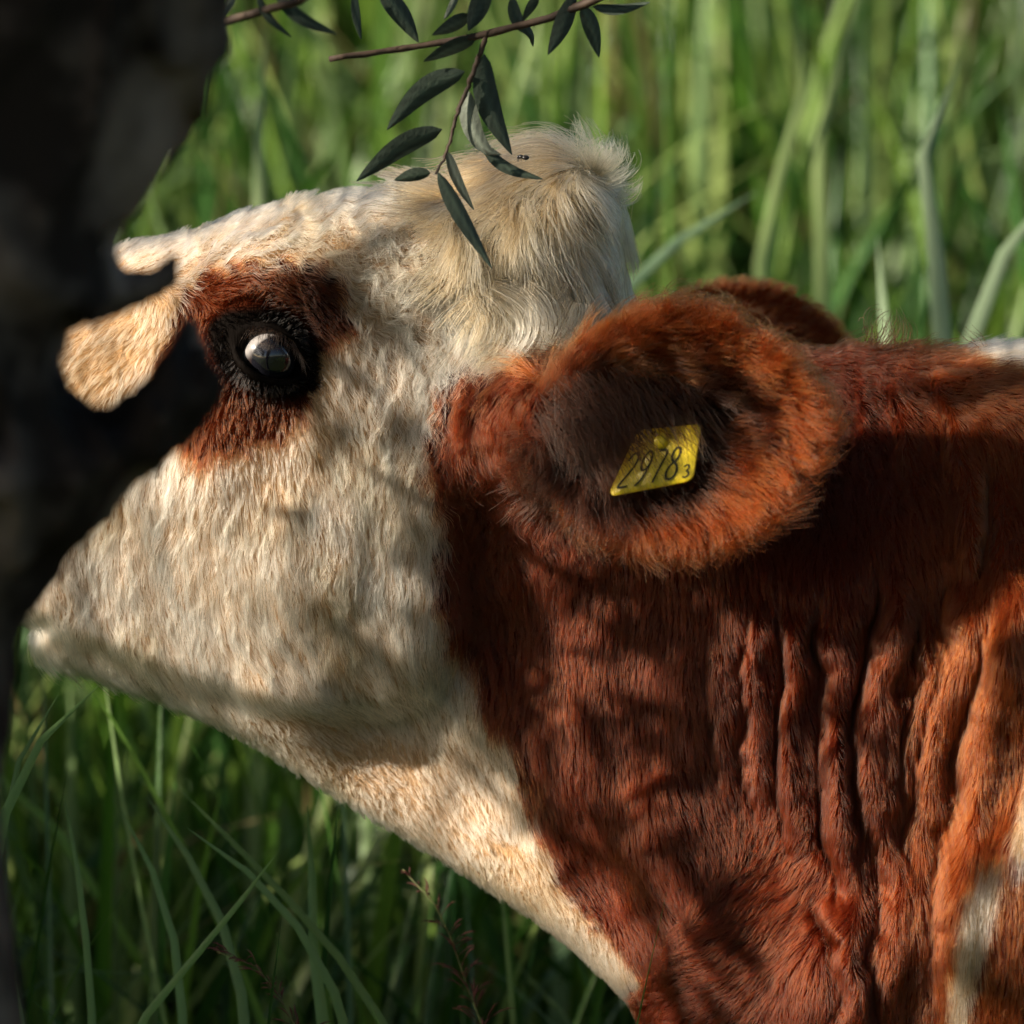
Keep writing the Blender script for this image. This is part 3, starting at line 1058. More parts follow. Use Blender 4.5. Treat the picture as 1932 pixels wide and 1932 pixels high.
def tri_sample(A, p):
    ids, fr = [], []
    for g, k in ((gx, 0), (gy, 1), (gz, 2)):
        i = np.clip(np.searchsorted(g, p[:, k]) - 1, 0, len(g) - 2)
        ids.append(i)
        fr.append(np.clip((p[:, k] - g[i]) / (g[i + 1] - g[i]), 0, 1))
    out = 0
    for a in (0, 1):
        for b in (0, 1):
            for c in (0, 1):
                w = (fr[0] if a else 1 - fr[0]) * (fr[1] if b else 1 - fr[1]) * (fr[2] if c else 1 - fr[2])
                out = out + w * A[ids[0] + a, ids[1] + b, ids[2] + c]
    return out


def field(p):
    e = 0.004
    f = tri_sample(F, p)
    g = np.stack([tri_sample(F, p + np.array(o) * e) - tri_sample(F, p - np.array(o) * e)
                  for o in ((1, 0, 0), (0, 1, 0), (0, 0, 1))], 1) / (2 * e)
    m = np.maximum(np.linalg.norm(g, axis=1), 0.25)
    return f / m, g / np.maximum(np.linalg.norm(g, axis=1, keepdims=True), 1e-6)


# ------------------------------------------------------------------ coat pattern over the side view
WHITE = [(-600, 200), (1150, 200), (1230, 330), (1225, 450), (1200, 560), (1165, 625), (1100, 640), (1030, 662), (955, 655), (905, 668),
         (870, 690), (835, 730), (812, 770), (800, 812), (812, 900), (828, 1000), (820, 1080), (833, 1190), (862, 1225), (893, 1252),
         (905, 1330), (940, 1390), (972, 1440), (985, 1510), (1003, 1560), (1035, 1622), (1040, 1640), (1015, 1632), (1075, 1715),
         (1150, 1788), (1214, 1872), (1200, 1888), (1150, 1960), (900, 2200), (-600, 1800)]
PATCH = [(338, 552), (400, 518), (500, 496), (560, 497), (620, 522), (652, 560), (662, 612), (640, 632), (606, 648), (588, 672), (592, 720),
         (578, 745), (568, 782), (545, 800), (522, 838), (470, 850), (430, 868), (372, 862), (350, 845), (300, 800), (300, 660), (335, 610)]
EARDARK = [(985, 800), (1030, 720), (1120, 668), (1260, 650), (1390, 690), (1440, 760), (1430, 820), (1350, 820), (1330, 900), (1180, 950),
           (1090, 975), (1010, 950)]
STRIPES = [[(1792, 1960), (1782, 1830), (1792, 1740), (1815, 1650), (1848, 1590), (1880, 1592), (1866, 1680), (1842, 1760), (1824, 1850), (1822, 1960)],
           [(1895, 1590), (1905, 1520), (1935, 1420), (1990, 1300), (2000, 1400), (1945, 1540), (1915, 1600)],
           [(1760, 675), (1830, 690), (1900, 706), (1960, 722), (2060, 740), (2060, 580), (1780, 580)]]


def bare(u, v):
    """the hairless dark rim of the eye lids: 1 inside"""
    return sstep(-46, -26, almond(u, v) + 10 * sstep(470, 420, u))


def coat_color(x, y, z, n, ear, jitter=None):
    """base colour of the coat (linear) by place on the animal"""
    u, v = near_uv(x, z, -0.105)
    ju = u + 16 * N2(u / 22, v / 22) + 9 * N2b(u / 9, v / 9)
    jv = v + 16 * N2b(u / 24 + 7, v / 24) + 9 * N2(u / 8 + 3, v / 8)
    if jitter is not None:
        ju = ju + jitter[0]
        jv = jv + jitter[1]
    red = np.array([0.095, 0.0145, 0.0028])
    c = np.tile(red, (len(x), 1)) * (1 + 0.16 * N2(u / 140 + 3, v / 240))[:, None]
    # paler and more orange towards the shoulder: sunlit tone put into the colour
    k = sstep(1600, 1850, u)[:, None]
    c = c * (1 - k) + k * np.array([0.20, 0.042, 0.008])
    w = sstep(-3, 3, poly_sd(ju, jv, WHITE))[:, None] * (1 - ear)[:, None]
    cream = np.array([0.81, 0.63, 0.455]) * (1 - 0.07 * (N2(u / 60, v / 200) + 1))[:, None]
    tan = np.array([0.64, 0.45, 0.25])
    kt = (sstep(0.05, 0.6, N2b(u / 90 + 11, v / 120)) * 0.6)
    kt = np.maximum(kt, 0.75 * np.exp(-((u - 1040) / 170) ** 2 - ((v - 430) / 190) ** 2))
    kt = np.maximum(kt, 0.6 * np.exp(-((u - 780) / 160) ** 2 - ((v - 480) / 70) ** 2))
    cream = cream * (1 - kt[:, None]) + tan * kt[:, None]
    c = c * (1 - w) + cream * w
    for st in STRIPES:
        k = sstep(-6, 6, poly_sd(u + (ju - u) * .5, v + (jv - v) * .5, st))[:, None]
        c = c * (1 - k) + k * np.array([0.78, 0.62, 0.44])
    k = sstep(-3, 3, poly_sd(ju, jv, PATCH))[:, None] * (1 - ear)[:, None]
    brown = np.array([0.11, 0.026, 0.007])
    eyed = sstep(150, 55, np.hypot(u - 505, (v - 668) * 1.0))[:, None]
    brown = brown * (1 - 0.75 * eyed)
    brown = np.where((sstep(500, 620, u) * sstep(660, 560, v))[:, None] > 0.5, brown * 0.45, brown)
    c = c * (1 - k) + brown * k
    b = bare(*near_uv(x, z, -0.115))[:, None] * (1 - ear)[:, None]
    c = c * (1 - b) + np.array([0.006, 0.0045, 0.004]) * b
    # ears: fox-red outside and on the fringe, black-brown hair inside the bowl
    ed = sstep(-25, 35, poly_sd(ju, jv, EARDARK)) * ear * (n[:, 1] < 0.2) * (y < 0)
    er = np.array([0.22, 0.046, 0.010]) * (1 + 0.2 * N2(u / 40, v / 40))[:, None]
    low = (sstep(930, 1010, v) * sstep(1230, 1080, u))[:, None]
    er = er * (1 - low) + np.array([0.26, 0.10, 0.045]) * low
    c = c * (1 - ear[:, None]) + er * ear[:, None]
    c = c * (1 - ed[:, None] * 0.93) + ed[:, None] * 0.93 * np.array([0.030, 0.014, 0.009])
    # muzzle: bare pink-grey nose; hooves dark
    ns = sstep(-110, -150, u)[:, None] * (v < 1010)[:, None]
    c = c * (1 - ns) + ns * np.array([0.42, 0.22, 0.19])
    hf = sstep(0.075, 0.06, z)[:, None]
    return c * (1 - hf) + hf * np.array([0.03, 0.025, 0.02])


def ear_mask(p):
    fe = tri_sample(Fe, p)
    u, v = near_uv(p[:, 0], p[:, 2])
    return sstep(0.012, 0.004, fe) * sstep(985, 1060, u)


cow = empty('cow', (ux(2350), 0, 0))
tag(cow, 'red and white cow with pale curly poll standing behind the willow trunk', 'cow')
V_ear = ear_mask(BV)
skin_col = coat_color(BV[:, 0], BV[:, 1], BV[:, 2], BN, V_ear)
m, n_, l_, b_ = new_mat('cow_skin')
at_ = n_.new('ShaderNodeAttribute')
at_.attribute_name = 'col'
l_.new(at_.outputs['Color'], b_.inputs['Base Color'])
b_.inputs['Roughness'].default_value = 0.75
b_.inputs['Specular IOR Level'].default_value = 0.05
tc_ = n_.new('ShaderNodeTexCoord')
mp_ = n_.new('ShaderNodeMapping')
mp_.inputs['Scale'].default_value = (900, 900, 130)
nz_ = n_.new('ShaderNodeTexNoise')
nz_.inputs['Scale'].default_value = 1.0
l_.new(tc_.outputs['Object'], mp_.inputs[0])
l_.new(mp_.outputs[0], nz_.inputs['Vector'])
bp_ = n_.new('ShaderNodeBump')
bp_.inputs['Strength'].default_value = 0.4
bp_.inputs['Distance'].default_value = 0.002
l_.new(nz_.outputs['Fac'], bp_.inputs['Height'])
l_.new(bp_.outputs[0], b_.inputs['Normal'])
body = mesh_obj('body', BV, BQ, m, cow, attrs={'col': skin_col * np.array([0.60, 0.48, 0.37])})  # skin darkened so that gaps between hair tufts read as shade

# ------------------------------------------------------------------ fur
# flow of the hair over the side view: (u, v, du, dv, length mm, lift, wave)
FLOW = [(520, 610, 0.7, -0.5, 8, 0.2, 0), (590, 690, 0.9, 0.3, 9, 0.2, 0), (500, 760, -0.1, 1, 9, 0.2, 0), (415, 690, -0.6, 0.8, 7, 0.2, 0), (450, 600, -0.3, -0.9, 8, 0.2, 0),
        (250, 470, 1, -0.05, 15, 0.3, 0.1), (450, 425, 1, -0.15, 16, 0.35, 0.1), (650, 380, 1, 0, 22, 0.35, 0.2), (820, 385, 1, 0.25, 30, 0.35, 0.4), (380, 480, 0.9, 0.35, 15, 0.3, 0.6),
        (500, 465, 0.9, 0.5, 18, 0.32, 0.9), (620, 440, 0.9, 0.6, 22, 0.35, 1), (700, 480, 0.9, 0.7, 26, 0.35, 1), (800, 470, 0.9, 0.5, 32, 0.35, 1), (600, 490, 0.9, 0.5, 18, 0.25, 0.4),
        (720, 560, 0.75, 0.8, 30, 0.35, 0.9), (820, 560, 0.6, 0.9, 34, 0.35, 1), (900, 500, 0.7, 0.8, 36, 0.38, 1), (700, 650, 0.25, 1, 24, 0.22, 0.4), (640, 700, 0.15, 1, 20, 0.2, 0.2),
        (780, 700, 0, 1, 26, 0.22, 0.4), (850, 640, -0.05, 1, 34, 0.3, 0.7), (940, 600, 0.2, 1, 40, 0.35, 1), (420, 540, 0.9, 0.1, 10, 0.2, 0), (560, 540, 0.9, 0.5, 12, 0.2, 0),
        (620, 600, 0.6, 0.8, 14, 0.2, 0), (400, 620, -0.3, 0.6, 7, 0.2, 0), (470, 800, -0.1, 1, 10, 0.2, 0), (200, 600, -0.8, 0.5, 12, 0.2, 0.1), (300, 900, -0.15, 1, 23.8, 0.158, 0.15),
        (200, 1050, 0.02, 1, 25.2, 0.187, 0.15), (120, 1150, 0.12, 1, 26.6, 0.216, 0.2), (90, 1220, 0.25, 1, 28, 0.252, 0.2), (300, 1200, 0.22, 1, 28, 0.202, 0.15), (500, 1000, 0.05, 1, 26.6, 0.158, 0.15),
        (700, 900, 0.02, 1, 28, 0.144, 0.15), (780, 1050, 0, 1, 28, 0.144, 0.1), (500, 1280, 0.45, 1, 28, 0.202, 0.15), (650, 1200, 0.3, 1, 25.2, 0.144, 0.1), (750, 1300, 0.45, 1, 22.4, 0.115, 0),
        (500, 1390, 0.8, 0.7, 6.75, 0.112, 0), (700, 1480, 0.8, 0.7, 6.75, 0.112, 0), (900, 1480, 0.5, 0.9, 13, 0.16, 0), (950, 1620, 0.8, 0.75, 7.5, 0.128, 0), (1130, 1780, 0.8, 0.75, 7.5, 0.144, 0),
        (980, 1550, 0.4, 1, 25.2, 0.13, 0), (930, 1300, 0.1, 1, 23.8, 0.144, 0.1), (850, 800, -0.02, 1, 30, 0.28, 0.5), (870, 720, 0.1, 1, 32, 0.3, 0.6), (930, 760, 0.3, 0.9, 34, 0.32, 0.6),
        (960, 900, 0.15, 1, 34, 0.3, 0.5), (900, 950, 0, 1, 28, 0.25, 0.4), (1150, 1150, -0.02, 1, 22.4, 0.115, 0), (1100, 1400, 0.1, 1, 22.4, 0.115, 0), (1300, 1100, 0.1, 1, 22.4, 0.115, 0),
        (1400, 1300, 0.18, 1, 21, 0.115, 0), (1250, 1550, 0.35, 1, 21, 0.13, 0.1), (1550, 1250, 0.1, 1, 21, 0.115, 0), (1520, 1200, 0.3, 1, 21, 0.144, 0), (1750, 1250, -0.1, 1, 21, 0.115, 0),
        (1700, 1600, 0.02, 1, 21, 0.13, 0), (1850, 1600, -0.1, 1, 22.4, 0.13, 0), (1200, 1730, 0.8, 0.5, 22.4, 0.144, 0.1), (1350, 1780, -0.9, 0.25, 23.8, 0.144, 0.2), (1480, 1700, -0.8, 0.5, 23.8, 0.158, 0.2),
        (1300, 1880, -0.7, 0.5, 23.8, 0.144, 0.2), (1580, 1850, 0, 1, 22.4, 0.144, 0.1), (1650, 700, 0.5, 0.6, 26, 0.6, 0.3), (1800, 680, 0.7, 0.3, 24, 0.45, 0.2), (1750, 850, 0.25, 1, 25.2, 0.144, 0.1),
        (1650, 850, 0.2, 1, 28, 0.18, 0.2), (1930, 670, 0.9, 0.1, 24, 0.45, 0.2), (1900, 900, 0.15, 1, 22.4, 0.115, 0), (1300, 640, 0.9, 0.2, 22, 0.35, 0.2), (1180, 640, 0.6, 0.7, 24, 0.3, 0.3)]
RU = np.arange(-300, 2260, 6.0)
RV = np.arange(200, 2120, 6.0)
FU, FV_ = np.meshgrid(RU, RV, indexing='ij')
maps = idw(FU, FV_, FLOW, 4.0, 25)
mag = np.hypot(maps[0], maps[1]) + 1e-6
maps[0], maps[1] = maps[0] / mag, maps[1] / mag


def mlook(mp, u, v):
    a = np.clip((u - RU[0]) / 6.0, 0, len(RU) - 1.01)
    b = np.clip((v - RV[0]) / 6.0, 0, len(RV) - 1.01)
    i, j = a.astype(int), b.astype(int)
    fa, fb = a - i, b - j
    return (mp[i, j] * (1 - fa) * (1 - fb) + mp[i + 1, j] * fa * (1 - fb) + mp[i, j + 1] * (1 - fa) * fb + mp[i + 1, j + 1] * fa * fb)


T1 = np.concatenate([BQ[:, [0, 1, 2]], BQ[:, [0, 2, 3]]])
TA = 0.5 * np.linalg.norm(np.cross(BV[T1[:, 1]] - BV[T1[:, 0]], BV[T1[:, 2]] - BV[T1[:, 0]]), axis=1)
TC = BV[T1].mean(1)
TN = norm(BN[T1].mean(1))


def scatter(weight, n, seed):
    r = np.random.default_rng(seed)
    w = TA * weight
    cs = np.cumsum(w)
    k = np.searchsorted(cs, r.random(n) * cs[-1])
    a, b = r.random(n), r.random(n)
    f = a + b > 1
    a[f], b[f] = 1 - a[f], 1 - b[f]
    A, B, C = BV[T1[k, 0]], BV[T1[k, 1]], BV[T1[k, 2]]
    nn = norm(BN[T1[k, 0]] * (1 - a - b)[:, None] + BN[T1[k, 1]] * a[:, None] + BN[T1[k, 2]] * b[:, None])
    return A + (B - A) * a[:, None] + (C - A) * b[:, None], nn, r


def clump_ids(u, v, y, cell, seed):
    """nearest jittered-grid clump centre in the side view; returns (id hash, centre offset)"""
    h = np.random.default_rng(seed).random((97, 89, 2))
    cu, cv = np.floor(u / cell).astype(int), np.floor(v / cell).astype(int)
    best = np.full(len(u), 1e9)
    bu, bv, bid = np.zeros(len(u)), np.zeros(len(u)), np.zeros(len(u), int)
    for du in (-1, 0, 1):
        for dv in (-1, 0, 1):
            iu, iv = cu + du, cv + dv
            q = h[iu % 97, iv % 89]
            pu, pv = (iu + q[:, 0]) * cell, (iv + q[:, 1]) * cell
            d = (pu - u) ** 2 + (pv - v) ** 2
            m_ = d < best
            best = np.where(m_, d, best)
            bu, bv = np.where(m_, pu, bu), np.where(m_, pv, bv)
            bid = np.where(m_, (iu % 97) * 89 + (iv % 89), bid)
    return bid, bu - u, bv - v


def make_curves(name, pts, radius, colors, mat, parent, kind=None, root=(.50, .40, .30)):
    n, k, _ = pts.shape
    hc = bpy.data.hair_curves.new(name)
    hc.add_curves([k] * n)
    p = pts - world_loc(parent)
    hc.position_data.foreach_set('vector', p.astype(np.float32).ravel())
    ra = hc.attributes.get('radius') or hc.attributes.new('radius', 'FLOAT', 'POINT')
    ra.data.foreach_set('value', radius.astype(np.float32).ravel())
    ca = hc.attributes.new('col', 'FLOAT_COLOR', 'POINT')
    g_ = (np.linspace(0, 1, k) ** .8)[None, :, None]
    c3 = colors[:, None, :] * (np.array(root) * (1 - g_) + 1.12 * g_)          # brown roots darkened further, painting shaded depth between strands
    c4 = np.concatenate([c3, np.ones((n, k, 1))], 2)
    ca.data.foreach_set('color', np.clip(c4, 0, 1).astype(np.float32).ravel())
    hc.materials.append(mat)
    o = bpy.data.objects.new(name, hc)
    col.objects.link(o)
    o.parent = parent
    if kind:
        o['kind'] = kind
    return o


def grow(p, n, dirs, length, lift, steps, wave, phase, wavelen, gravity, r, flowfn=None, hug=0.9, rise=None):
    """march strands over the skin: 'dirs' along the surface, 'lift' away from it"""
    N = len(p)
    pts = np.zeros((N, steps + 1, 3))
    pts[:, 0] = p - n * 0.001
    cur = pts[:, 0].copy()
    nn = n.copy()
    ds = (length / steps)[:, None]
    for k in range(steps):
        s_ = (k + 0.5) / steps
        if flowfn is not None and k > 0:
            dirs = flowfn(cur, nn, dirs)
        t = dirs - (dirs * nn).sum(1, keepdims=True) * nn
        t = norm(t)
        b = np.cross(nn, t)
        wv = (wave * np.cos(2 * np.pi * s_ * length / wavelen + phase))[:, None]
        lf = (lift * (1.25 - 0.9 * s_))[:, None]
        d = norm(t + b * wv + nn * (lf + .32 * wv) + np.array([0, 0, -1.0]) * gravity * s_)
        cur = cur + d * ds
        f, g = field(cur)
        h = 0.0008 + (rise * s_ if rise is not None else 0.0)
        push = np.clip(h - f, 0, 0.02) * hug
        cur = cur + g * push[:, None]
        nn = norm(nn * 0.4 + g * 0.6)
        pts[:, k + 1] = cur
    return pts


def flow_world(u, v, near_side):
    du, dv = mlook(maps[0], u, v), mlook(maps[1], u, v)
    return np.stack([du, np.zeros_like(du), -dv], 1)


M_TUFT = fur_mat('tuft_hair', .5, .6)
NC = 1.0                                                    # coat density factor


def short_coat():
    u, v = near_uv(TC[:, 0], TC[:, 2])
    em = ear_mask(TC)
    w = ((u > -60) & (u < 2080) & (v < 2020)).astype(float) * (TC[:, 1] < 0.10)
    w *= np.where(TN[:, 1] < -0.15, 1.0, np.where(TN[:, 1] < 0.45, 1.0, 0.0))
    w *= (1 - em)
    w *= sstep(-7, -13, almond(*near_uv(TC[:, 0], TC[:, 2], -0.115)))
    w *= np.where((u < 80) & (v < 1050), 0.25, 1.0)
    n = int(200000 * NC)
    p, nn, r = scatter(w, n, 21)
    u, v = near_uv(p[:, 0], p[:, 2], -0.105)
    L = mlook(maps[2], u, v) * 0.001 * r.uniform(0.6, 1.15, n)
    lift = mlook(maps[3], u, v) * r.uniform(0.5, 1.6, n)
    L = L * (1 - 0.62 * bare(*near_uv(p[:, 0], p[:, 2], -0.115)))
    wav = mlook(maps[4], u, v)
    cid, ou, ov = clump_ids(u, v, p[:, 1], 26.0, 5)
    cid2, ou2, ov2 = clump_ids(u, v, p[:, 1], 10.0, 6)
    hsh = np.random.default_rng(9).random(97 * 89 + 1)
    ph = 2 * np.pi * (u * .8 + v * .55 + 42 * N2(u / 50 + 5, v / 50)) / 46.0 + 1.2 * hsh[cid]
    d0 = flow_world(u, v, None)
    ang = 0.25 * N2(u / 34, v / 34) + 0.18 * N2b(u / 13, v / 13) + r.normal(0, 0.08, n) + (hsh[cid2] - 0.5) * 0.45
    ang = ang * (1 - .45 * sstep(930, 1080, u))
    ang = ang + wav * (hsh[cid] - 0.5) * 0.9
    ca, sa = np.cos(ang), np.sin(ang)
    d0 = np.stack([d0[:, 0] * ca - d0[:, 2] * sa, d0[:, 1], d0[:, 0] * sa + d0[:, 2] * ca], 1)
    sleek = sstep(930, 1080, u) * sstep(640, 760, v)
    lift = lift * (1 - .35 * sleek)
    L = L * (1 + 0.6 * (hsh[cid2] - 0.5))
    lift = lift * (0.6 + 0.8 * np.random.default_rng(10).random(97 * 89 + 1)[cid2])
    L = L * (1 + 0.35 * wav)
    pts = grow(p, nn, d0, L, lift, 6, wav * 1.5, ph, 0.020 + 0.008 * hsh[cid], 0.25, r, rise=0.0045 + 0.004 * wav)
    # locks: pull the tips towards the clump centre
    k = (np.linspace(0, 1, 7) ** 1.6)[None, :, None]
    off = np.stack([ou2 * S, np.zeros(n), -ov2 * S], 1)[:, None, :] * (0.7 - .4 * sleek)[:, None, None]
    off = off + np.stack([ou * S, np.zeros(n), -ov * S], 1)[:, None, :] * (0.10 + 0.75 * np.clip(wav, 0, 1))[:, None, None]
    pts = pts + off * k
    em = ear_mask(p)
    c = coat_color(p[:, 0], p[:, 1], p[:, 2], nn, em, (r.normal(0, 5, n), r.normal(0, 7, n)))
    tone = (hsh[cid2] - 0.5)[:, None] * np.array([0.28, 0.38, 0.5])
    c = c * (r.uniform(0.75, 1.1, n)[:, None] * (1 + tone))
    rad = np.linspace(1, 0.15, 7)[None, :] ** 0.7 * r.uniform(0.00024, 0.00040, n)[:, None]
    rad = rad * (1 - .2 * sleek)[:, None]
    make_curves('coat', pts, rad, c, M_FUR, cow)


short_coat()


def body_coat():
    """coarser hair over the flank, legs and rump outside the picture"""
    u, v = near_uv(TC[:, 0], TC[:, 2])
    w = ((u > 1990) | (v > 1990)) * (TN[:, 1] < .5) * (TC[:, 1] < .2) * np.where(u < 2700, 1.6, .8) * (TC[:, 2] > .08)
    n = int(80000 * NC)
    p, nn, r = scatter(w.astype(float), n, 61)
    u, v = near_uv(p[:, 0], p[:, 2], -0.105)
    ang = .3 * N2(u / 60, v / 60) + r.normal(0, .15, n)
    d0 = np.stack([.35 + ang, 0 * u, -1 + 0 * u], 1)
    pts = grow(p, nn, d0, .026 * r.uniform(.6, 1.2, n), .16 * r.uniform(.5, 1.5, n), 4, 0 * u, 0 * u, .03 + 0 * u, .2, r, rise=.004)
    c = coat_color(p[:, 0], p[:, 1], p[:, 2], nn, np.zeros(n)) * r.uniform(.7, 1.15, n)[:, None]
    rad = np.linspace(1, .2, 5)[None, :] ** .7 * r.uniform(.0004, .0007, n)[:, None]
    make_curves('flank_coat', pts, rad, c, M_FUR, cow)


body_coat()


def ear_fur():
    em = ear_mask(TC)
    w = (em > 0.3).astype(float)
    w *= np.where(TC[:, 1] < 0, 1.0, 0.55)
    n = int(62000 * NC)
    p, nn, r = scatter(w, n, 31)
    far = p[:, 1] > 0
    pm = p.copy()
    pm[far, 1] *= -1
    pm[far, 0] -= FAR_DX
    a, b, c_ = ear_local(pm[:, 0], pm[:, 1], pm[:, 2])
    an, bn = a / EA, b / EB
    rr = np.sqrt(an ** 2 + bn ** 2)
    # away from the stalk and out over the rim
    base = np.array([-1.5, 0.10])
    da, db = an - base[0], bn - base[1]
    q = np.hypot(da, db) + 1e-6
    da, db = da / q, db / q
    k = sstep(0.5, 1.0, rr) * np.where(bn > 0, .42, .85)
    da = da * (1 - k) + k * an / np.maximum(rr, 1e-3)
    db = db * (1 - k) + k * bn / np.maximum(rr, 1e-3)
    db = db - 0.30 * sstep(.5, -.3, bn)
    d = da[:, None] * EAR_A + db[:, None] * EAR_B + 0.16 * EAR_N * k[:, None]
    d[far, 1] *= -1
    u, v = near_uv(p[:, 0], p[:, 2], -0.19)
    hs_ = np.random.default_rng(18).random(97 * 89 + 1)
    cid, ou, ov = clump_ids(u, v, p[:, 1], 22.0, 8)
    ang = 0.45 * N2(u / 40, v / 40) + 0.3 * N2b(u / 15, v / 15) + r.normal(0, 0.16, n) + (hs_[cid] - .5) * .9
    ca, sa = np.cos(ang), np.sin(ang)
    d = np.stack([d[:, 0] * ca - d[:, 2] * sa, d[:, 1], d[:, 0] * sa + d[:, 2] * ca], 1)
    inner = ((nn @ EAR_N) > 0.2) & ~far
    L = np.where(rr > 0.75, 0.036, np.where(inner, 0.034, 0.020)) * r.uniform(0.6, 1.2, n)
    L = np.where(far, 0.009 * r.uniform(0.6, 1.2, n), L)
    lift = np.where(inner, 0.55, 0.40) * r.uniform(0.4, 1.6, n)
    lift = np.where(far, 0.2, lift)
    hsh = np.random.default_rng(19).random(97 * 89 + 1)
    L = L * (.65 + .7 * hs_[cid])
    pts = grow(p, nn, d, L, lift, 5, 0.18 + 0 * L, hsh[cid] * 6.28, 0.04 + 0 * L, 0.30, r, rise=0.006)
    kk = (np.linspace(0, 1, 6) ** 1.5)[None, :, None]
    pts = pts + np.stack([ou * S, np.zeros(n), -ov * S], 1)[:, None, :] * np.where(far, .2, .75)[:, None, None] * kk
    uc, vc = near_uv(p[:, 0], p[:, 2], -0.105)
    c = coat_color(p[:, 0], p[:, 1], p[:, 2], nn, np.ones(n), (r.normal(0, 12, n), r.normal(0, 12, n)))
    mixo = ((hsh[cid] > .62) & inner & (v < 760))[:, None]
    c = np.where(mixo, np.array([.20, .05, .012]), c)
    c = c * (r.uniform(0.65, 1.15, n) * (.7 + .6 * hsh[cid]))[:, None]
    rad = np.linspace(1, 0.15, 6)[None, :] ** 0.7 * r.uniform(0.00022, 0.00034, n)[:, None]
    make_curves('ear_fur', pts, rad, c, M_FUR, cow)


ear_fur()


def poll_tuft():
    """the long pale mop on the poll: it parts at a whorl and falls to all sides"""
    WH = (1098, 345)
    mask = [(850, 400), (900, 345), (980, 300), (1060, 285), (1130, 300), (1190, 380), (1200, 560), (1170, 640), (1090, 640), (1020, 600),
            (950, 540), (880, 470)]
    u, v = near_uv(TC[:, 0], TC[:, 2], -0.06)
    w = sstep(-8, 22, poly_sd(u, v, mask)) * (TC[:, 1] < 0.075) * (1 - ear_mask(TC))
    n = int(20000 * NC)
    p, nn, r = scatter(w, n, 41)
    hsh = np.random.default_rng(29).random(97 * 89 + 1)
    hsh2 = np.random.default_rng(30).random(97 * 89 + 1)
    u, v = near_uv(p[:, 0], p[:, 2], -0.06)
    cid, ou, ov = clump_ids(u, v, p[:, 1], 34.0, 12)
    cid2, _, _ = clump_ids(u, v, p[:, 1], 12.0, 13)
    rot = (hsh[cid] - 0.5) * 1.3 + (hsh2[cid2] - 0.5) * 0.6 + r.normal(0, 0.09, n)

    def fl(cur, n_, d_):
        uu, vv = near_uv(cur[:, 0], cur[:, 2], -0.06)
        du, dv = uu - WH[0], vv - WH[1]
        q = np.hypot(du, dv) + 25
        du, dv = du / q, dv / q
        left = sstep(40, -60, uu - WH[0])
        du = du + 0.10 + left * 0.25
        dv = dv + 0.35 + 0.35 * sstep(450, 620, vv)
        du = du - 0.35 * sstep(1120, 1190, uu) * sstep(420, 560, vv)
        ca, sa = np.cos(rot), np.sin(rot)
        d = np.stack([du * ca + dv * sa, -0.03 + 0 * du, -(dv * ca - du * sa)], 1)
        return norm(d * 0.55 + norm(d_) * 0.45)
    d0 = fl(p, nn, np.stack([np.zeros(n), np.full(n, -.3), np.zeros(n)], 1))
    L = (0.055 + 0.030 * hsh2[cid]) * r.uniform(0.65, 1.15, n)
    lift = (0.35 + 0.35 * hsh[cid]) * r.uniform(0.7, 1.3, n)
    pts = grow(p, nn, d0, L, lift, 9, 0.12 + 0.22 * hsh[cid], hsh2[cid] * 6.28, 0.05 + 0.03 * hsh[cid], 0.35, r, fl, rise=0.016)
    k = (np.linspace(0, 1, 10) ** 1.3)[None, :, None]
    pts = pts + np.stack([ou * S, np.zeros(n), -ov * S], 1)[:, None, :] * 0.8 * k
    uu, _ = near_uv(pts[..., 0], pts[..., 2], -0.06)
    pts[..., 0] -= np.where(uu > 1170, (uu - 1170) * .62, 0) * S
    c = coat_color(p[:, 0], p[:, 1], p[:, 2], nn, np.zeros(n))
    tone = (hsh2[cid2])[:, None]
    c = (np.array([0.68, 0.49, 0.30]) * tone + np.array([0.34, 0.195, 0.09]) * (1 - tone)) * r.uniform(0.8, 1.08, n)[:, None]
    rad = np.linspace(1, 0.2, 10)[None, :] ** 0.6 * r.uniform(0.00028, 0.00048, n)[:, None]
    make_curves('poll_tuft', pts, rad, c, M_TUFT, cow)


poll_tuft()


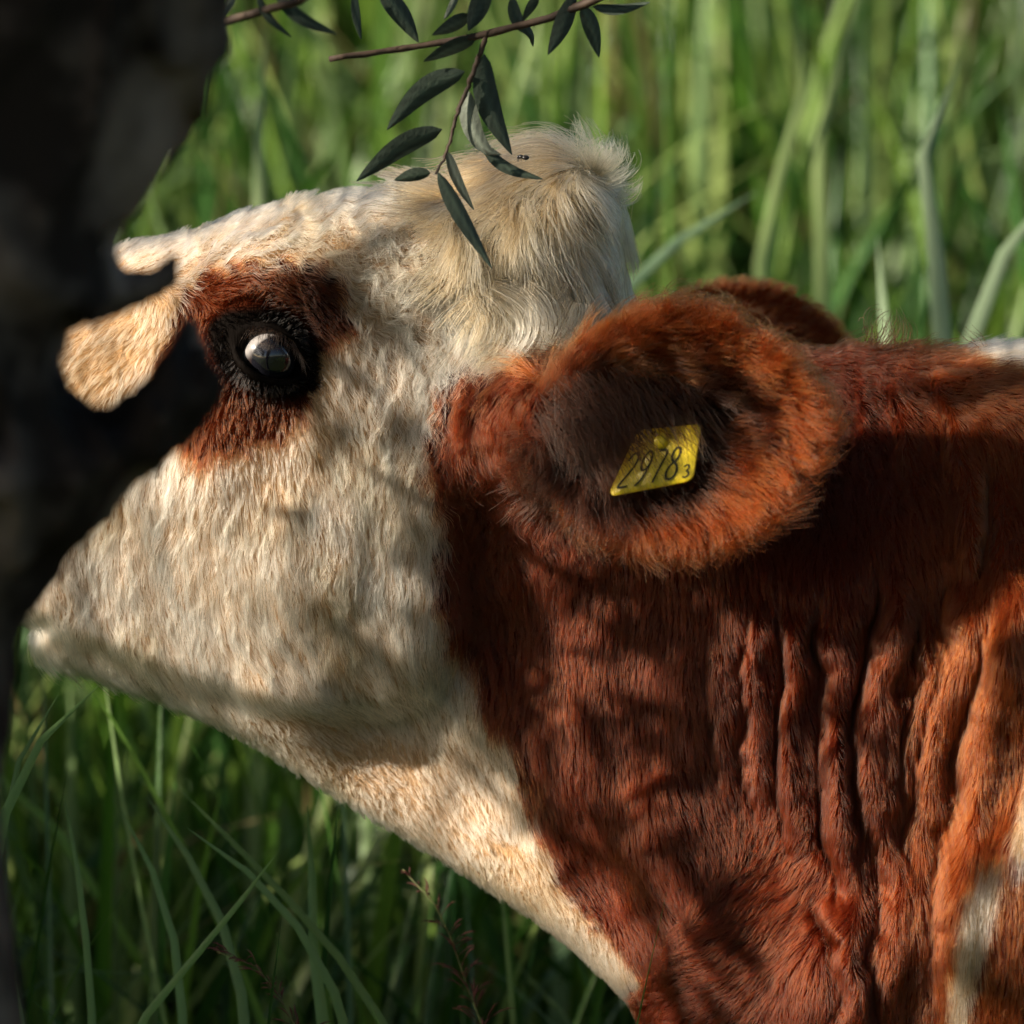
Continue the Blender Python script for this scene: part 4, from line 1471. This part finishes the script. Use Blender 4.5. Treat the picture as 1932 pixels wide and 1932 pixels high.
def locks(name, defs, color, seed, spread=0.004, base_r=0.00028, parent=None):
    """hand-placed tufts: each a bundle of strands along a curved path given in the side view"""
    r = np.random.default_rng(seed)
    allp, allr, allc = [], [], []
    for path, Y0, Y1, cnt, width, flare in defs:
        path = np.array(path, float)
        m_ = len(path)
        t = np.linspace(0, 1, 9)
        cu = np.interp(t, np.linspace(0, 1, m_), path[:, 0])
        cv = np.interp(t, np.linspace(0, 1, m_), path[:, 1])
        for _ in range(2):
            cu[1:-1] = (cu[:-2] + 2 * cu[1:-1] + cu[2:]) / 4
            cv[1:-1] = (cv[:-2] + 2 * cv[1:-1] + cv[2:]) / 4
        Yc = np.linspace(Y0, Y1, 9)
        c3 = np.array([P(a, b, y) for a, b, y in zip(cu, cv, Yc)])
        tan_ = norm(np.gradient(c3, axis=0))
        sd = norm(np.cross(tan_, [0, 1.0, 0]))
        for _ in range(cnt):
            a, b = r.normal(0, 1, 2)
            end = r.uniform(0.7, 1.0)
            tt = np.linspace(0, end, 9) * 8
            i = np.clip(tt.astype(int), 0, 7)
            f = (tt - i)[:, None]
            q = c3[i] * (1 - f) + c3[i + 1] * f
            sq = sd[i]
            env = (width * S * (0.35 + 0.65 * np.sin(np.pi * np.clip(np.linspace(0.12, 0.98, 9), 0, 1))) * (1 + flare * np.linspace(0, 1, 9) ** 2))[:, None]
            q = q + sq * a * env * 0.5 + np.array([0, 1.0, 0]) * b * env * 0.5
            wob = np.linspace(0, 1, 9)[:, None] ** 1.5
            q = q + sq * wob * r.normal(0, .0022) + np.array([0, 0, 1.0]) * wob * r.normal(0, .0022)
            q = q + sq * (.0007 * np.sin(np.linspace(0, 7, 9) + r.uniform(0, 6)))[:, None]
            allp.append(q)
            allr.append(np.linspace(1, 0.2, 9) ** 0.6 * base_r * r.uniform(0.7, 1.1))
            allc.append(np.array(color) * r.uniform(0.75, 1.1))
    return make_curves(name, np.array(allp), np.array(allr), np.array(allc), M_FUR, parent or cow)


locks('poll_lock', [
    ([(1110, 330), (1118, 285), (1105, 250), (1086, 214)], -.02, -.03, 60, 22, .6), ([(1120, 325), (1140, 285), (1150, 262)], -.02, -.03, 90, 30, 1.2),
    ([(1130, 330), (1165, 300), (1177, 272)], -.02, -.03, 80, 24, 1.2), ([(1140, 350), (1180, 335), (1205, 318)], -.03, -.03, 45, 18, 1.2),
    ([(1110, 320), (1085, 275), (1040, 250), (1010, 246)], -.03, -.03, 26, 16, .8), ([(1150, 380), (1190, 372), (1214, 345)], -.03, -.03, 30, 14, 1.0),
    ([(1125, 330), (1155, 290), (1160, 250)], .0, .0, 45, 22, 1.4)], (0.70, 0.54, 0.35), 3)
locks('forehead_lock', [
    ([(925, 545), (985, 570), (1003, 612), (988, 652), (948, 686), (908, 704)], -.108, -.132, 130, 40, -.5),
    ([(985, 540), (1030, 590), (1026, 640), (1010, 674)], -.104, -.122, 70, 44, -.2), ([(1088, 570), (1080, 615), (1052, 645), (1022, 670)], -.095, -.118, 60, 40, -.3),
    ([(890, 555), (930, 600), (916, 648), (880, 672)], -.106, -.122, 60, 40, .0), ([(845, 590), (875, 625), (868, 665), (845, 700)], -.106, -.118, 50, 36, .0)],
    (0.66, 0.53, 0.38), 4)
locks('nape_lock', [([(1655, 655), (1668, 620), (1690, 592)], -.03, -.03, 26, 30, 2.0), ([(1690, 660), (1700, 630), (1690, 585)], -.02, -.02, 22, 26, 2.0),
                    ([(1640, 650), (1662, 625), (1655, 600)], -.02, -.02, 16, 26, 2.0), ([(1860, 668), (1840, 645), (1808, 622)], -.01, -.01, 9, 16, 1.0)], (.10, .03, .01), 6)

# ------------------------------------------------------------------ eyes


def sphere_verts(c, R, ns=32, nr=20, ax=(0, -1, 0)):
    ax = norm(np.array(ax, float))
    e1 = norm(np.cross(ax, [0, 0, 1.0]))
    e2 = np.cross(e1, ax)
    V, ang = [], []
    for i in range(nr + 1):
        th = math.pi * i / nr
        for j in range(ns):
            ph = 2 * math.pi * j / ns
            V.append(c + R * (ax * math.cos(th) + math.sin(th) * (e1 * math.cos(ph) + e2 * math.sin(ph))))
            ang.append((th, ph))
    Q = []
    for i in range(nr):
        for j in range(ns):
            a, b = i * ns + j, i * ns + (j + 1) % ns
            Q.append((a, a + ns, b + ns, b))
    return np.array(V), np.array(Q), np.array(ang)


m_eye, n_, l_, b_ = new_mat('eye')
at_ = n_.new('ShaderNodeAttribute')
at_.attribute_name = 'col'
l_.new(at_.outputs['Color'], b_.inputs['Base Color'])
b_.inputs['Roughness'].default_value = 0.12
b_.inputs['Coat Weight'].default_value = 1.0
b_.inputs['Coat Roughness'].default_value = 0.03
for sgn in (1, -1):
    ec = EYE_C * np.array([1, sgn, 1])
    V, Q, ang = sphere_verts(ec, EYE_R, 64, 44, (0.34, -sgn, -0.22))
    th = ang[:, 0]
    white = np.array([0.50, 0.47, 0.46])
    dv_ = norm(V - ec)
    wm = sstep(.25, .55, -dv_[:, 0] * .62 + dv_[:, 2] * .78)[:, None] * 0.55  # pale patch weighted to the upper left of the eyeball
    C = np.array([0.03, 0.02, 0.018]) * (1 - wm) + white * wm
    C = C * (1 + .35 * N3(V[:, 0] * 260, V[:, 1] * 260, V[:, 2] * 260))[:, None]
    iris = sstep(0.95, 0.86, th)[:, None]
    C = C * (1 - iris) + np.array([0.010, 0.010, 0.014]) * iris
    pup = sstep(0.42, 0.38, th)[:, None]
    C = C * (1 - pup) + np.array([0.004, 0.005, 0.010]) * pup
    bulge = 0.0022 * np.exp(-(th / 0.62) ** 4)
    V = V + norm(V - ec) * bulge[:, None]
    eye = mesh_obj('eye', V, Q, m_eye, cow, attrs={'col': C})
    if sgn > 0:
        tag(eye, 'dark glossy eye with a pale patch at its upper left')
# lashes of the upper lid
r = np.random.default_rng(77)
lp, lr = [], []
for i in range(150):
    t = r.uniform(0.08, 0.95)
    th = math.radians(30)
    a = (t - 0.5) * 135
    b = 36 - math.sqrt(max(0, 86 ** 2 - a * a))
    u_ = 505 + a * math.cos(th) - b * math.sin(th)
    v_ = 670 + a * math.sin(th) + b * math.cos(th)
    root = P(u_, v_, -0.1195 + 0.00012 * abs(a) * abs(a) / 90)
    dv = norm(np.array([r.normal(-.25 + .5 * t, .15), -0.9, -0.35 + r.normal(0, .12)]))
    L = r.uniform(.010, .019)
    q = np.array([root + dv * L * s + np.array([0, 0, -0.25 * L]) * s * s for s in np.linspace(0, 1, 5)])
    lp.append(q)
    lr.append(np.linspace(1, .2, 5) * .00022)
make_curves('eyelash', np.array(lp), np.array(lr), np.tile([0.03, 0.02, 0.015], (len(lp), 1)), M_FUR, cow)

# ------------------------------------------------------------------ ear tag
TAG = np.array([(1146, 938), (1308, 907), (1324, 800), (1204, 812)], float)      # bottom left, bottom right, top right, top left
TAGY = np.array([-0.2060, -0.2270, -0.2150, -0.1960])


def tag_pt(s, t):
    w = np.array([(1 - s) * (1 - t), s * (1 - t), s * t, (1 - s) * t])
    bow = -0.004 * math.sin(math.pi * s)
    return P(float(w @ TAG[:, 0]), float(w @ TAG[:, 1]), float(w @ TAGY) + bow)


def rounded_outline(r=0.10, n=6, asp=1.3):
    pts = []
    for cx, cy, a0 in ((1 - r, r * asp, -90), (1 - r, 1 - r * asp, 0), (r, 1 - r * asp, 90), (r, r * asp, 180)):
        for i in range(n + 1):
            a = math.radians(a0 + 90 * i / n)
            pts.append((cx + r * math.cos(a), cy + r * asp * math.sin(a)))
    return pts


M_TAG = simple_mat('tag_plastic', (0.80, 0.60, 0.02), 0.34, 0.5, (140.0, (0.52, 0.38, 0.015), 0.12))
M_INK = simple_mat('tag_ink', (0.03, 0.03, 0.012), 0.6, 0.2)
tn = norm(np.cross(tag_pt(1, 0) - tag_pt(0, 0), tag_pt(0, 1) - tag_pt(0, 0)))
if tn[1] > 0:
    tn = -tn
rings, faces = [], []
outl = rounded_outline()
for off, inset in ((-0.0009, .0), (0.0006, .0), (0.0010, .012), (0.0010, .25), (0.0010, .5), (0.0010, .75), (0.0010, .97)):
    rings.append([tag_pt(s + (0.5 - s) * inset, t + (0.5 - t) * inset) + tn * off for s, t in outl])
k = len(outl)
TV = np.array(rings).reshape(-1, 3)
for i in range(len(rings) - 1):
    for j in range(k):
        faces.append((i * k + j, i * k + (j + 1) % k, (i + 1) * k + (j + 1) % k, (i + 1) * k + j))
faces.append(tuple(range((len(rings) - 1) * k, len(rings) * k)))
faces.append(tuple(range(k))[::-1])
ear_tag = mesh_obj('ear_tag', TV, faces, M_TAG, cow)
tag(ear_tag, 'yellow plastic ear tag numbered 2978 with a small 3')
DIGIT = {'2': [[(.08, .78), (.18, .93), (.42, 1.0), (.68, .95), (.80, .78), (.74, .60), (.45, .33), (.08, .03), (.85, .03)]],
         '9': [[(.80, .70), (.70, .50), (.45, .42), (.20, .52), (.10, .72), (.20, .92), (.47, 1.0), (.72, .90), (.80, .70), (.74, .40), (.55, .15), (.28, .0)]],
         '7': [[(.08, .97), (.85, .97), (.55, .5), (.36, .0)]],
         '8': [[(.46, .54), (.22, .64), (.16, .80), (.26, .94), (.46, 1.0), (.66, .94), (.76, .80), (.70, .64), (.46, .54), (.18, .42), (.08, .24), (.20, .07), (.46, .0), (.72, .07),
                (.84, .24), (.74, .42), (.46, .54)]],
         '3': [[(.12, .86), (.30, .98), (.58, .98), (.76, .82), (.68, .62), (.40, .53), (.70, .44), (.82, .22), (.62, .03), (.34, .0), (.10, .12)]]}


def smooth_path(p, n=4):
    p = np.array(p, float)
    for _ in range(2):
        q = [p[0]]
        for a, b in zip(p[:-1], p[1:]):
            q += [a * .75 + b * .25, a * .25 + b * .75]
        q.append(p[-1])
        p = np.array(q)
    return p


def digit(ch, s0, t0, w, h, th, slant=.0):
    for st in DIGIT[ch]:
        pth = smooth_path(st)
        d = norm(np.gradient(pth * [w, h], axis=0))
        nrm = np.stack([-d[:, 1], d[:, 0]], 1)
        V = []
        for (a, b), nq in zip(pth, nrm):
            for sg in (-1, 1):
                s = s0 + (a * w + b * slant * h) + sg * nq[0] * th
                t = t0 + b * h + sg * nq[1] * th * 1.3
                V.append(tag_pt(s, t) + tn * 0.00135)
        Q = [(2 * i, 2 * i + 2, 2 * i + 3, 2 * i + 1) for i in range(len(pth) - 1)]
        o = mesh_obj('digit', V, Q, M_INK, ear_tag)


for ch, s0 in (('2', .05), ('9', .245), ('7', .44), ('8', .625)):
    digit(ch, s0, .09, .18, .55, .0150, .03)
digit('3', .855, .08, .10, .22, .011)
pin = P(1245, 835, -0.2145)
V, Q, _ = sphere_verts(pin, .0052, 16, 8, (0, -1, 0))
V[:, 1] = pin[1] + (V[:, 1] - pin[1]) * 0.5
mesh_obj('pin', V, Q, M_TAG, ear_tag)


def tag_hair():
    """ear hair that falls over the upper part of the tag"""
    r = np.random.default_rng(55)
    pts, rad, cc = [], [], []
    for _ in range(700):
        a_, q_ = r.uniform(0, 6.28), math.sqrt(r.random())
        u0, v0 = 1165 + 165 * q_ * math.cos(a_), 770 + 80 * q_ * math.sin(a_)
        L = r.uniform(.020, .052)
        root = P(u0, v0, -0.192 - .016 * r.random() - .008 * (u0 > 1180))
        d = norm(np.array([r.normal(.75, .35), -0.50, -0.75 + r.normal(0, .2)]))
        q = np.array([root + d * L * s + np.array([0, .12, -.25]) * L * s * s for s in np.linspace(0, 1, 6)])
        pts.append(q)
        rad.append(np.linspace(1, .2, 6) * r.uniform(.00022, .00034))
        cc.append(np.array([.030, .014, .009]) * r.uniform(.6, 2.2))
    make_curves('inner_ear_hair', np.array(pts), np.array(rad), np.array(cc), M_FUR, cow)


tag_hair()

# ------------------------------------------------------------------ a fly on the poll
M_FLY = simple_mat('fly_black', (0.012, 0.010, 0.010), 0.35, 0.5)
fp = P(986, 297, -0.075)
fly = empty('fly', fp)
tag(fly, 'tiny black fly sitting on the pale hair of the cow poll', 'fly')
for nm, off, rad in (('abdomen', (.0022, 0, -.0002), (.0030, .0020, .0019)), ('thorax', (-.0012, 0, .0004), (.0020, .0018, .0018)), ('head', (-.0034, 0, .0002), (.0013, .0015, .0014))):
    V, Q, _ = sphere_verts(np.zeros(3), 1.0, 14, 8, (0, 1, 0))
    mesh_obj(nm, fp + np.array(off) + V * np.array(rad), Q, M_FLY, fly)
m_wing, n_, l_, b_ = new_mat('fly_wing')
b_.inputs['Base Color'].default_value = (.12, .11, .10, 1)
b_.inputs['Alpha'].default_value = 0.55
for sgn in (-1, 1):
    w_ = [(-.0005, 0, .0018), (.002, sgn * .0012, .0022), (.0052, sgn * .0018, .0018), (.0056, sgn * .0006, .0016), (.003, 0, .0018)]
    mesh_obj('wing', fp + np.array(w_), [(0, 1, 2, 3, 4)], m_wing, fly)
    for i in range(3):
        a = np.array([-.002 + .0013 * i, sgn * .0012, -.0008])
        b = a + np.array([-.001 + .001 * i, sgn * .002, .0006])
        c = b + np.array([-.0005 + .0005 * i, sgn * .0012, -.0028])
        e_ = np.array([.00016, 0, 0])
        e2_ = np.array([0, 0, .00016])
        Vl = [a - e_, a + e_, a + e2_, b - e_, b + e_, b + e2_, c - e_, c + e_, c + e2_]
        mesh_obj('leg', fp + np.array(Vl), [(0, 1, 4, 3), (1, 2, 5, 4), (2, 0, 3, 5), (3, 4, 7, 6), (4, 5, 8, 7), (5, 3, 6, 8)], M_FLY, fly)
